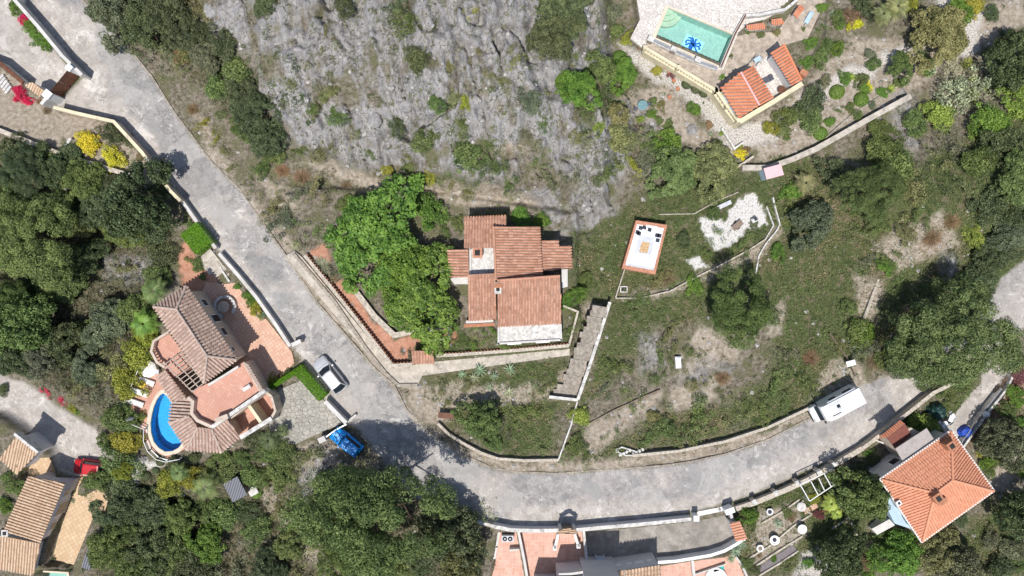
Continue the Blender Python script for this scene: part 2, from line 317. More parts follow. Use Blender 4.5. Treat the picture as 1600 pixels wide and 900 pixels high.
        asp = s.mix(s.math('MULTIPLY', s.ramp(g1, .52, .57, 0, .85), band), asp, (.175,.17,.178)); asp = s.mix(s.ramp(g2, .565, .60, 0, .85), asp, (.58,.56,.53))
        con = s.mix(s.ramp(g1, .55, .60, 0, .55), con, (.27,.24,.215)); con = s.mix(s.ramp(g2, .55, .59, 0, .8), con, (.66,.62,.575))
        pc = s.n('ShaderNodeSeparateColor'); s.put(pc.inputs[0], s.vor(.28, 'F1', s.warp(.6, 1.2), 1)); asp = s.mix(s.ramp(pc.outputs[0], .62, .64, 0, .45), asp, (.44,.425,.405)); asp = s.mix(s.ramp(pc.outputs[1], .72, .74, 0, .4), asp, (.20,.198,.20)); con = s.mix(s.ramp(pc.outputs[2], .66, .68, 0, .35), con, (.34,.31,.28))
        cr = s.vor(.36, 'DISTANCE_TO_EDGE', s.warp(1.1, 2.2))
        r0 = s.mix(B.outputs[2], asp, con); crm = s.math('MULTIPLY', s.ramp(cr, .0, .016, .6, 0), s.ramp(s.noise(.35, 3), .45, .58)); r0 = s.mix(crm, r0, (.12,.115,.11))
        r0 = s.mix(s.ramp(gr, .35, .7, 0, .25), r0, (.19,.18,.175))
        c = s.mix(C.outputs[1], c, r0)
        s.bump(s.math('ADD', s.math('MULTIPLY', gr, .3), sp), .35, .03)
        return s.done(c, .9)
    h = s.math('ADD', n3, s.math('MULTIPLY', st2, 1.5)); s.bump(h, .9, .12)
    return s.done(c, .95, .15)

def simple(name, col, rough=.8, var=.25, scale=2.0, bump=0., spec=.3, metal=0., grime=None):
    s = NT(name); f = s.ramp(s.noise(scale, 6, .65), .3, .7)
    c = s.mix(f, tuple(v*(1-var) for v in col), tuple(min(1, v*(1+var*.6)) for v in col))
    if grime: c = s.mix(s.ramp(s.noise(scale*.6+.3, 8, .75), .52, .66, 0, .85), c, grime)
    if bump: s.bump(s.noise(scale*6, 4), bump, .03)
    return s.done(c, rough, spec, metal)
def tilefloor(name, c1, c2, mortar, rot, size=.36):
    s = NT(name); v = s.map((1,1,1), (0,0,rot)); b = s.n('ShaderNodeTexBrick', offset=0.0)
    s.put(b.inputs['Vector'], v); b.inputs['Scale'].default_value = 1; b.inputs['Brick Width'].default_value = size; b.inputs['Row Height'].default_value = size
    b.inputs['Mortar Size'].default_value = .022; b.inputs['Color1'].default_value = (*c1,1); b.inputs['Color2'].default_value = (*c2,1); b.inputs['Mortar'].default_value = (*mortar,1)
    c = s.mix(s.ramp(s.noise(.8, 6, .7), .35, .7, 0, .45), b.outputs[0], tuple(v*.72 for v in c1)); c = s.mix(s.ramp(s.noise(1.7, 6, .7), .58, .68, 0, .5), c, (.62,.5,.42))
    return s.done(c, .7)
def crazy(name, c1, c2, joint, scale=2.2, w=.06):
    s = NT(name); wv = s.warp(1.5, .25); e = s.vor(scale, 'DISTANCE_TO_EDGE', wv); cc = s.vor(scale, 'F1', wv, 1)
    sp = s.n('ShaderNodeSeparateColor'); s.put(sp.inputs[0], cc); c = s.mix(sp.outputs[0], c1, c2); c = s.mix(s.ramp(s.noise(.7, 5), .4, .7, 0, .4), c, tuple(v*.7 for v in c1))
    c = s.mix(s.ramp(e, .02, w), joint, c); s.bump(s.ramp(e, 0, .08), .6, .03); return s.done(c, .85)
def tilemat(name, c1, c2, dark, mould=.35):
    s = NT(name); a = s.attr('tone'); c = s.mix(a.outputs['Fac'], c1, c2)
    c = s.mix(s.ramp(s.noise(1.1, 7, .75), .5, .68, 0, mould), c, dark); c = s.mix(s.ramp(s.noise(7, 4, .7), .45, .7, 0, mould), c, dark)
    return s.done(c, .85)
def foliage(name, gloss=.5, trans=.25):
    s = NT(name); oi = s.n('ShaderNodeObjectInfo'); a = s.attr('tone'); hs = s.n('ShaderNodeHueSaturation')
    s.put(hs.inputs['Color'], oi.outputs['Color']); s.put(hs.inputs['Value'], s.ramp(a.outputs['Fac'], 0, 1, .5, 1.7))
    s.put(hs.inputs['Hue'], s.ramp(a.outputs['Fac'], 0, 1, .515, .482)); hs.inputs['Saturation'].default_value = 1.0
    col = hs.outputs[0]; s.done(col, gloss, .25)
    tr = s.n('ShaderNodeBsdfTranslucent'); s.put(tr.inputs[0], col); mx = s.n('ShaderNodeMixShader'); mx.inputs[0].default_value = trans
    s.t.links.new(s.b.outputs[0], mx.inputs[1]); s.t.links.new(tr.outputs[0], mx.inputs[2]); s.t.links.new(mx.outputs[0], s.out.inputs[0]); return s.m
def coverm(name, attrname='tint'):
    s = NT(name); a = s.attr(attrname); s.done(a.outputs[0], .7, .2)
    tr = s.n('ShaderNodeBsdfTranslucent'); s.put(tr.inputs[0], a.outputs[0]); mx = s.n('ShaderNodeMixShader'); mx.inputs[0].default_value = .2
    s.t.links.new(s.b.outputs[0], mx.inputs[1]); s.t.links.new(tr.outputs[0], mx.inputs[2]); s.t.links.new(mx.outputs[0], s.out.inputs[0]); return s.m
def watermat(name, tint, rip=3.0):
    s = NT(name); t = s.n('ShaderNodeBsdfTransparent'); t.inputs[0].default_value = (*tint,1); g = s.n('ShaderNodeBsdfGlossy'); g.inputs['Roughness'].default_value = .04
    f = s.n('ShaderNodeFresnel'); f.inputs[0].default_value = 1.33; b = s.n('ShaderNodeBump'); s.put(b.inputs['Height'], s.noise(rip, 3, .5)); b.inputs['Strength'].default_value = .5; b.inputs['Distance'].default_value = .05
    s.t.links.new(b.outputs[0], g.inputs['Normal']); s.t.links.new(b.outputs[0], f.inputs['Normal'])
    mx = s.n('ShaderNodeMixShader'); s.t.links.new(f.outputs[0], mx.inputs[0]); s.t.links.new(t.outputs[0], mx.inputs[1]); s.t.links.new(g.outputs[0], mx.inputs[2]); s.t.links.new(mx.outputs[0], s.out.inputs[0]); return s.m
def poolmat(name, c1, c2, deep, cells=7):
    s = NT(name); e = s.vor(cells, 'F1'); n = s.noise(1.6, 5, .6, None, 1.0); c = s.mix(s.ramp(e, .1, .75), c1, c2); c = s.mix(s.ramp(n, .35, .65, 0, .55), c, deep)
    return s.done(c, .5)
def striped(name, c1, c2, scale, rot, rough=.7):
    s = NT(name); v = s.map((1,1,1), (0,0,rot)); wv = s.n('ShaderNodeTexWave'); s.put(wv.inputs[0], v); wv.inputs['Scale'].default_value = scale; wv.inputs['Distortion'].default_value = .3
    c = s.mix(wv.outputs[1], c1, c2); c = s.mix(s.ramp(s.noise(2, 6, .7), .45, .7, 0, .6), c, tuple(x*.65 for x in c1)); s.bump(wv.outputs[1], .5, .04); return s.done(c, rough)

M = dict(
 ground=grounds('earth', 'ground'), road=grounds('worn_road', 'road'),
 tile_peach=tilefloor('peach_tiles', (.62,.36,.25), (.70,.46,.34), (.45,.30,.22), .98), tile_pink=tilefloor('pink_tiles', (.56,.29,.21), (.62,.35,.26), (.45,.26,.2), .5, .3),
 tile_pink2=tilefloor('salmon_tiles', (.60,.32,.235), (.68,.42,.33), (.60,.46,.39), .05, .40), tile_tan=tilefloor('sand_tiles', (.58,.40,.24), (.66,.50,.33), (.42,.30,.2), 1.05, .42),
 crazy=crazy('crazy_paving', (.34,.32,.28), (.44,.42,.37), (.19,.175,.15)), white_stone=crazy('white_flagstones', (.60,.56,.52), (.76,.72,.675), (.42,.37,.33), 3.1, .055),
 sand_pave=simple('sandy_paving', (.44,.37,.30), .9, .35, 1.6, .5, grime=(.27,.235,.20)), conc_yard=simple('yard_concrete', (.29,.265,.235), .9, .3, .8, .3, grime=(.40,.375,.34)),
 pale_conc=simple('pale_concrete', (.50,.45,.385), .9, .28, 1.5, .4, grime=(.27,.24,.19)), step_conc=simple('worn_step_concrete', (.33,.29,.245), .95, .4, 3.0, .6, grime=(.22,.20,.15)), grey_pave=simple('grey_paving_blocks', (.20,.175,.18), .8, .3, 8),
 cream=simple('cream_render', (.68,.61,.43), .8, .15, 1.0, grime=(.46,.40,.29)), white=simple('white_render', (.60,.58,.555), .8, .15, .8, grime=(.42,.39,.35)), white_clean=simple('white_paint', (.80,.80,.79), .6, .06, .8),
 stucco=simple('beige_render', (.56,.46,.38), .85, .15, .8, .2, grime=(.36,.29,.24)), lav=simple('pale_render', (.62,.60,.61), .85, .08, .8), oldwhite=simple('weathered_whitewash', (.62,.60,.57), .85, .3, 2.6, .3, grime=(.22,.205,.18)), cliffrock=simple('cliff_boulder', (.30,.29,.285), .9, .4, 2.2, .9, grime=(.16,.145,.12)),
 stonewall=simple('dry_stone', (.33,.29,.24), .9, .45, 4, .8, grime=(.46,.43,.38)), palewall=simple('pale_wall_render', (.52,.46,.385), .9, .38, 4.5, .5, grime=(.27,.235,.19)),
 tile_villa=tilemat('weathered_brown_tiles', (.41,.30,.245), (.59,.46,.385), (.12,.10,.095), .55), tile_red=tilemat('old_red_tiles', (.41,.19,.115), (.63,.345,.235), (.17,.11,.08), .5),
 tile_orange=tilemat('orange_tiles', (.64,.27,.155), (.72,.345,.215), (.50,.24,.15), .25), tile_bright=tilemat('bright_orange_tiles', (.60,.20,.10), (.72,.28,.15), (.36,.12,.07), .35),
 tile_tanroof=tilemat('sand_tiles_roof', (.54,.37,.245), (.68,.51,.36), (.36,.25,.17), .35),
 under=simple('roof_underlay', (.37,.235,.18), .9), under_orange=simple('orange_underlay', (.54,.25,.155), .9), under_tan=simple('sand_roof_underlay', (.34,.23,.15), .9), rust=simple('rust_brown_paint', (.15,.06,.035), .6, .3, 3),
 hedge=None, dark=simple('dark_void', (.03,.028,.026), .8), glass=simple('dark_glass', (.02,.028,.035), .08, .1, 1, spec=.8), wood=simple('weathered_wood', (.25,.19,.15), .8, .3, 6, .4), beam=simple('pergola_timber', (.46,.37,.31), .8, .2, 4),
 bark=simple('bark', (.13,.095,.07), .95, .4, 7, .8), brick=simple('red_brick', (.50,.24,.155), .85, .3, 5, .3), slabwhite=simple('bleached_slab', (.82,.82,.83), .8, .06, 1, grime=(.74,.74,.75)),
 navy=simple('dark_slate_tile', (.035,.04,.06), .6), greyslab=simple('grey_slab', (.55,.56,.60), .8, .12, 3), inlay=simple('mosaic_inlay', (.55,.37,.2), .8, .4, 6), metal=simple('galvanised_metal', (.5,.51,.52), .4, .2, 4, metal=.7),
 roof_grey=striped('grey_board_roof', (.36,.32,.30), (.44,.40,.38), 1.6, 1.05), roof_brown=striped('brown_corrugated_roof', (.18,.06,.045), (.24,.09,.065), 2.4, 1.05),
 panel=striped('slate_grey_awning', (.09,.095,.12), (.12,.125,.155), 1.2, .3, .45), plastic_w=simple('white_plastic', (.8,.79,.74), .4, .06, 2), yellow=simple('yellow_cloth', (.75,.5,.06), .8, .1, 3),
 glassteal=simple('dull_teal_paint', (.17,.30,.32), .5, .3, 5), teal=simple('teal_plastic', (.03,.42,.38), .5, .15, 2), greencover=simple('dark_green_tarpaulin', (.015,.05,.045), .45, .3, 3, .4), bluetarp=simple('blue_tarpaulin', (.03,.09,.50), .5, .25, 5, .6), greytarp=simple('grey_sheet', (.36,.37,.39), .6, .3, 5, .6),
 pinkroof=simple('pink_painted_roof', (.74,.48,.50), .7, .06, 1.5), bluewall=simple('pale_blue_paint', (.42,.55,.66), .7, .08, 1.5), rim=simple('pool_coping', (.66,.58,.46), .8, .12, 1.5),
 pool_blue=poolmat('blue_pool_mosaic', (.012,.33,.68), (.02,.42,.80), (.01,.30,.66)), pool_teal=poolmat('aqua_pool_finish', (.34,.52,.44), (.42,.60,.50), (.28,.46,.39), 3),
 water=watermat('pool_water', (.86,.97,1.0)), moslight=simple('light_blue_mosaic', (.45,.85,.92), .6, .08, 3), mosdark=simple('deep_blue_mosaic', (.02,.14,.52), .6, .2, 5), steps=simple('sandy_pool_step', (.50,.58,.42), .7, .15, 3),
 leaf=foliage('leaves'), needle=foliage('pine_needles', .6, .2), cover=coverm('ground_leaves'), rubber=simple('rubber', (.02,.02,.02), .9), bouldr=simple('limestone_boulder', (.42,.40,.38), .9, .35, 2, .7, grime=(.62,.60,.57)),
 silver=simple('silver_car_paint', (.62,.62,.63), .28, .02, 1, spec=.6, metal=.35), redp=simple('red_car_paint', (.50,.012,.02), .28, .03, 1, spec=.6), bluep=simple('blue_car_paint', (.0,.30,.80), .3, .04, 1, spec=.6),
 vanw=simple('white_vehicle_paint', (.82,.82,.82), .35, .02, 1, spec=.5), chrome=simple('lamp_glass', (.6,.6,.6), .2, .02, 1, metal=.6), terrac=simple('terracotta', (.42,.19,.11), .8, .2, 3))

# ---------------------------------------------------------------- object helpers
def tag(o, label=None, cat=None, group=None, kind=None):
    if label: o['label'] = label
    if cat: o['category'] = cat
    if group: o['group'] = group
    if kind: o['kind'] = kind
    return o
def empty(name, loc, label, cat, group=None, rz=0.0):
    o = bpy.data.objects.new(name, None); COL.objects.link(o); o.location = loc; o.rotation_euler = (0,0,rz); o.empty_display_size = .3
    return tag(o, label, cat, group)
def mesh(name, V, F, mat=None, smooth=False, tone=None):
    me = bpy.data.meshes.new(name); me.from_pydata([tuple(v) for v in V], [], F)
    if mat: me.materials.append(M[mat] if isinstance(mat, str) else mat)
    if tone is not None:
        a = me.attributes.new('tone', 'FLOAT', 'FACE'); a.data.foreach_set('value', np.asarray(tone, np.float32))
    if smooth: me.polygons.foreach_set('use_smooth', [True]*len(me.polygons))
    me.update(); return me
def link(name, V, F, mat, parent=None, local=False, smooth=False, tone=None, tri=False):
    V = np.array([tuple(v) for v in V], float)
    if parent is not None and not local: V = V-np.array(parent.location)
    c = np.array([(V[:,0].min()+V[:,0].max())/2, (V[:,1].min()+V[:,1].max())/2, V[:,2].min()])
    me = mesh(name, V-c, F, mat, smooth, tone)
    bm = bmesh.new(); bm.from_mesh(me)
    if tri: bmesh.ops.triangulate(bm, faces=[f for f in bm.faces if len(f.verts) > 4])
    if tone is None: bmesh.ops.recalc_face_normals(bm, faces=bm.faces)
    bm.to_mesh(me); bm.free()
    o = bpy.data.objects.new(name, me); COL.objects.link(o); o.location = c
    if parent is not None: o.parent = parent
    return o
def prismVF(top, z0):
    """top: world points (own z each); walls fall to z0 (number or list)"""
    n = len(top); z0 = z0 if hasattr(z0, '__len__') else [z0]*n
    V = [tuple(p) for p in top]+[(p[0], p[1], z) for p, z in zip(top, z0)]
    F = [tuple(range(n)), tuple(range(2*n-1, n-1, -1))]+[(i, (i+1) % n, (i+1) % n+n, i+n) for i in range(n)]
    return V, F
def join(parts):
    V = []; F = []
    for v, f in parts:
        k = len(V); V += [tuple(p) for p in v]; F += [tuple(i+k for i in q) for q in f]
    return V, F
def prism(name, pts, z, z0, mat, parent=None):
    """outline in survey pixels at height z (pts may carry own z)"""
    top = [W(p[0], p[1], p[2] if len(p) > 2 else z) for p in pts]
    return link(name, *prismVF(top, z0), mat, parent, tri=True)
def boxVF(cx, cy, cz, sx, sy, sz, rz=0., bev=0.):
    c, s = math.cos(rz), math.sin(rz); V = []
    lev = [(-.5,1),(.5,1)] if not bev else [(-.5,1),(.5-bev/sz,1),(.5,1-2*bev/min(sx,sy))]
    for zz, k in lev:
        for ax, ay in ((-.5,-.5),(.5,-.5),(.5,.5),(-.5,.5)):
            x, y = ax*sx*k, ay*sy*k; V.append((cx+x*c-y*s, cy+x*s+y*c, cz+zz*sz))
    F = [(3,2,1,0)]
    for l in range(len(lev)-1): F += [(l*4+i, l*4+(i+1)%4, l*4+4+(i+1)%4, l*4+4+i) for i in range(4)]
    k = 4*(len(lev)-1); F.append((k,k+1,k+2,k+3)); return V, F
def lathe(cx, cy, prof, n=16):
    V = []; F = []
    for r, z in prof:
        for i in range(n): a = 2*math.pi*i/n; V.append((cx+r*math.cos(a), cy+r*math.sin(a), z))
    for l in range(len(prof)-1):
        F += [(l*n+i, l*n+(i+1)%n, (l+1)*n+(i+1)%n, (l+1)*n+i) for i in range(n)]
    F.append(tuple(range(n-1,-1,-1))); F.append(tuple((len(prof)-1)*n+i for i in range(n))); return V, F
def tube(p, q, r0, r1, n=7):
    p = Vector(p); q = Vector(q); d = (q-p).normalized(); a = d.orthogonal().normalized(); b = d.cross(a); V = []
    for c, r in ((p, r0), (q, r1)):
        for i in range(n): t = 2*math.pi*i/n; V.append(tuple(c+a*math.cos(t)*r+b*math.sin(t)*r))
    F = [(i, (i+1)%n, n+(i+1)%n, n+i) for i in range(n)]+[tuple(range(n-1,-1,-1)), tuple(range(n,2*n))]; return V, F
def stripe(P, wd):
    """offset polyline both sides -> outline (2D)"""
    P = [Vector((p[0], p[1])) for p in P]; L = []; Rr = []
    for i, p in enumerate(P):
        d1 = (P[i]-P[i-1]).normalized() if i else (P[1]-P[0]).normalized(); d2 = (P[i+1]-P[i]).normalized() if i < len(P)-1 else d1
        t = (d1+d2).normalized(); nn = Vector((-t.y, t.x)); k = wd/2/max(.45, abs(nn.dot(Vector((-d1.y, d1.x))))); L.append(p+nn*k); Rr.append(p-nn*k)
    return L, Rr
def ribbonVF(P, wd, ztop, z0):
    """a solid strip along world points; ztop,z0 numbers or per point"""
    L, Rr = stripe(P, wd); n = len(P); zt = ztop if hasattr(ztop, '__len__') else [ztop]*n; zb = z0 if hasattr(z0, '__len__') else [z0]*n
    V = [(p.x,p.y,z) for p,z in zip(L,zt)]+[(p.x,p.y,z) for p,z in zip(Rr,zt)]+[(p.x,p.y,z) for p,z in zip(L,zb)]+[(p.x,p.y,z) for p,z in zip(Rr,zb)]
    F = []
    for i in range(n-1):
        F += [(i,i+1,n+i+1,n+i),(2*n+i,3*n+i,3*n+i+1,2*n+i+1),(i,2*n+i,2*n+i+1,i+1),(n+i,n+i+1,3*n+i+1,3*n+i)]
    F += [(0,n,3*n,2*n),(n-1,3*n-1,4*n-1,2*n-1)]; return V, F
def wallline(name, pts, wd, h, mat, label, cat='wall', z0=None, cap=None, capw=None, group=None, ground=True, capmat=None, teeth=False):
    """free-standing wall: survey pixels of its top, height h above the ground (or above z0)"""
    if z0 is None:
        P = [WG(p[0], p[1], h/.6) for p in pts]; zt = [p.z+h for p in P]; zb = [p.z-.5 for p in P]
    else:
        P = [W(p[0], p[1], z0+h) for p in pts]; zt = [z0+h]*len(P); zb = [z0-.4]*len(P)
    c = sum((Vector(p) for p in P), Vector())/len(P); e = empty(name, (c.x, c.y, min(zb)+.4), label, cat, group)
    link('wall_body', *ribbonVF(P, wd, zt, zb), mat, e)
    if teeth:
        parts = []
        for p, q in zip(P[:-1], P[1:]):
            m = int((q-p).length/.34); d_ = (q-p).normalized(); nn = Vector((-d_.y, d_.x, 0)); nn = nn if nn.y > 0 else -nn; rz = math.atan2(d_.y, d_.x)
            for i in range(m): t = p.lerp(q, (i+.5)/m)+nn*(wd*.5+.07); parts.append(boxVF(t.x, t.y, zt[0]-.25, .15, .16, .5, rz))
        link('shadow_dashes', *join(parts), 'terrac', e)  # dark red blocks stand in for the balustrade's dashed shadow
    if cap: link('coping', *ribbonVF(P, capw or wd+.12, [z+cap for z in zt], [z+.002 for z in zt]), capmat or mat, e)
    return e
def tilesVF(pts, pitch=.30, seg=.45, seed=0, rr=.36, down=None):
    """barrel tiles laid over a planar convex polygon of world points; returns V,F,tone"""
    P = [Vector(p) for p in pts]; n = Vector()
    for i in range(len(P)): n += (P[i]-P[0]).cross(P[(i+1) % len(P)]-P[0])
    n.normalize()
    if n.z < 0: n = -n
    dn = Vector((0,0,-1)); dn = dn-n*dn.dot(n)
    if down is not None: dn = Vector(down)-n*Vector(down).dot(n)
    dn.normalize(); u = n.cross(dn); o = P[0]
    Q = [((p-o).dot(u), (p-o).dot(dn)) for p in P]; rs = random.Random(seed); V = []; F = []; T = []
    u0 = min(q[0] for q in Q); u1 = max(q[0] for q in Q); k = max(1, int(round((u1-u0)/pitch))); pitch = (u1-u0)/k
    for i in range(k):
        uc = u0+(i+.5)*pitch; xs = []
        for j in range(len(Q)):
            a, b = Q[j], Q[(j+1) % len(Q)]
            if (a[0]-uc)*(b[0]-uc) < 0: t = (uc-a[0])/(b[0]-a[0]); xs.append(a[1]+t*(b[1]-a[1]))
        if len(xs) < 2: continue
        v0, v1 = min(xs), max(xs)+.05; m = max(1, int((v1-v0)/seg)); sg = (v1-v0)/m
        for s_ in range(m):
            a, b = v0+s_*sg, v0+(s_+1)*sg+.03; r0 = pitch*rr*.86; r1 = pitch*rr; l0, l1 = .0, .035; base = len(V); jt = rs.uniform(-.012, .012)
            for vv, r, l in ((a, r0, l0), (b, r1, l1)):
                for th in (0, 45, 90, 135, 180):
                    V.append(tuple(o+u*(uc+jt+r*math.cos(R(th)))+dn*vv+n*(l+r*math.sin(R(th)))))
            t = rs.random()
            for q in range(4): F.append((base+q, base+q+1, base+q+6, base+q+5)); T.append(t)
            F.append((base+5, base+6, base+7, base+8, base+9)); T.append(t*.5)
    return V, F, T
def roofpart(name, faces, mat, parent, pitch=.30, thick=.14, seed=0, under='under', ridges=(), down=None, rr=.36):
    """faces: lists of (px,py,z)"""
    V = []; F = []; T = []
    for i, f in enumerate(faces):
        pts = [W(*p) for p in f]; v, g, t = tilesVF(pts, pitch, seed=seed+i, down=down, rr=rr); k = len(V); V += v; F += [tuple(a+k for a in q) for q in g]; T += t
    ro = link(name, V, F, mat, parent, tone=T)
    sl_ = join([prismVF([W(*p) for p in f], [W(*p).z-thick for p in f]) for f in faces])
    V, F = sl_; V = np.array(V)-np.array(parent.location)-np.array(ro.location)
    me = mesh('roof_deck', V, F, under); d = bpy.data.objects.new('roof_deck', me); COL.objects.link(d); d.parent = ro
    for a, b in ridges:
        pa = W(*a)+Vector((0,0,.08)); pb = W(*b)+Vector((0,0,.08)); v, g = tube(pa, pb, .13, .13, 8)
        me = mesh('ridge_tiles', np.array(v)-np.array(parent.location)-np.array(ro.location), g, mat, tone=[.6]*len(g)); d = bpy.data.objects.new('ridge_tiles', me); COL.objects.link(d); d.parent = ro
    return ro
def window(parent, a, b, t, wd, zc, h, frame='white_clean'):
    """a,b: world ends of a wall's face (outside is to the right of a->b)"""
    a = Vector(a); b = Vector(b); d = Vector((b.x-a.x, b.y-a.y, 0)).normalized(); nn = Vector((d.y, -d.x, 0)); c = a.lerp(b, t); rz = math.atan2(d.y, d.x)
    V, F = boxVF(c.x+nn.x*.03, c.y+nn.y*.03, zc, wd, .1, h, rz); f = link('window', V, F, frame, parent)
    V, F = boxVF(c.x+nn.x*.06, c.y+nn.y*.06, zc, wd-.16, .08, h-.16, rz); V = np.array(V)-np.array(parent.location)-np.array(f.location)
    me = mesh('pane', V, F, 'glass'); d_ = bpy.data.objects.new('pane', me); COL.objects.link(d_); d_.parent = f
def chimney(parent, px, py, z, sx, sy, h, rz, mat='stucco', roof=None):
    p = W(px, py, z+h); V, F = join([boxVF(p.x, p.y, z+h/2-.3, sx, sy, h+.6, rz), boxVF(p.x, p.y, z+h+.05, sx+.12, sy+.12, .1, rz)]); c = link('chimney', V, F, mat, parent)
    V, F = boxVF(p.x, p.y, z+h+.13, sx*.6, sy*.6, .06, rz); V = np.array(V)-np.array(parent.location)-np.array(c.location)
    me = mesh('flue', V, F, 'dark'); d_ = bpy.data.objects.new('flue', me); COL.objects.link(d_); d_.parent = c

# ---------------------------------------------------------------- the ground itself: earth, roads and yards cut from one terrain sheet
ny, nx = X.shape
rock_a = rockcov
con = sst(-.02, .03, fbm(X, Y, .5, 4, 101)*.12+.0*X-.06+np.where(PX < 330, (sdist(WX, WY, [(20,-40),(60,-40),(140,40),(170,130),(230,200),(262,260),(300,330),(262,300),(180,190),(84,166),(131,120)])/300), -.02))
con = np.maximum(con*sst(-10, 10, d_road), sst(-5, 5, d_side))
con = np.maximum(con, zone([[(400,440),(455,520),(560,640),(560,680),(530,650),(450,545),(395,462)],[(757,738),(790,742),(775,800),(752,800)],[(800,795),(1100,775),(1420,620),(1440,640),(1160,790),(900,830),(800,830)],
      [(280,300),(330,340),(430,470),(420,490),(330,390)],[(1380,590),(1500,540),(1680,360),(1680,440),(1500,600),(1400,640)]], 10)*.9)
con = np.maximum(con, sst(-3, 3, d_drive)); con = np.maximum(con, sst(-3, 3, d_up))
edge = sst(-1, 5, d_road+1.5); edge = np.maximum(edge, sst(-2, 4, d_side)); edge = np.maximum(edge, np.maximum(sst(-1, 1, d_drive), sst(-1, 1, d_up)))
za = np.stack([rock_a, z_grass*(1-z_soil*.4), z_soil, np.ones_like(X)], -1).reshape(-1, 4)
zb = np.stack([z_white, z_red, con, np.ones_like(X)], -1).reshape(-1, 4); zc = np.stack([z_woods, edge, z_bleach, np.ones_like(X)], -1).reshape(-1, 4)
VV = np.stack([X, Y, Z], -1).reshape(-1, 3)
ii = np.arange(nx*ny).reshape(ny, nx); FF = np.stack([ii[:-1,:-1], ii[:-1,1:], ii[1:,1:], ii[1:,:-1]], -1).reshape(-1, 4)
def fcen(A): return (.25*(A[:-1,:-1]+A[:-1,1:]+A[1:,1:]+A[1:,:-1])).reshape(-1)
fr, fs, fd, fu = fcen(d_road), fcen(d_side), fcen(d_drive), fcen(d_up)
cls = np.zeros(len(FF), int); cls[fs > -3] = 2; cls[fd > 0] = 3; cls[fu > 0] = 4; cls[fr > -4] = 1
def terrain(name, sel, mat):
    f = FF[sel]; used = np.unique(f); mp = np.zeros(len(VV), int); mp[used] = np.arange(len(used)); f = mp[f]
    me = bpy.data.meshes.new(name); me.vertices.add(len(used)); me.vertices.foreach_set('co', VV[used].astype(np.float32).ravel())
    me.loops.add(f.size); me.loops.foreach_set('vertex_index', f.ravel().astype(np.int32)); me.polygons.add(len(f))
    me.polygons.foreach_set('loop_start', np.arange(0, f.size, 4, dtype=np.int32)); me.polygons.foreach_set('loop_total', np.full(len(f), 4, np.int32)); me.update(calc_edges=True)
    for nm, arr in (('zone_a', za), ('zone_b', zb), ('zone_c', zc)):
        a = me.attributes.new(nm, 'FLOAT_COLOR', 'POINT'); a.data.foreach_set('color', arr[used].astype(np.float32).ravel())
    me.polygons.foreach_set('use_smooth', [True]*len(f)); me.materials.append(M[mat]); o = bpy.data.objects.new(name, me); COL.objects.link(o); o['kind'] = 'structure'; return o
terrain('ground', cls == 0, 'ground'); terrain('road', cls == 1, 'road'); terrain('side_road', cls == 2, 'road'); terrain('driveway', cls == 3, 'road'); terrain('forecourt', cls == 4, 'road')
def keyhole(outer, inner):
    i, j = min(((i, j) for i in range(len(outer)) for j in range(len(inner))), key=lambda q: (outer[q[0]][0]-inner[q[1]][0])**2+(outer[q[0]][1]-inner[q[1]][1])**2)
    ar = lambda p: sum(p[k-1][0]*p[k][1]-p[k][0]*p[k-1][1] for k in range(len(p)))
    inn = inner[j:]+inner[:j+1]
    if ar(outer)*ar(inner) > 0: inn = inn[::-1]
    return outer[:i+1]+inn+outer[i:]
for nm, poly, z, mt, rot, lab in FLOORS:
    if nm == 'pool_deck': poly = keyhole(poly, POOL1)
    if nm == 'stone_patio': poly = keyhole(poly, POOL2)
    tag(prism(nm, poly, z, z-.35, mt), kind='structure')
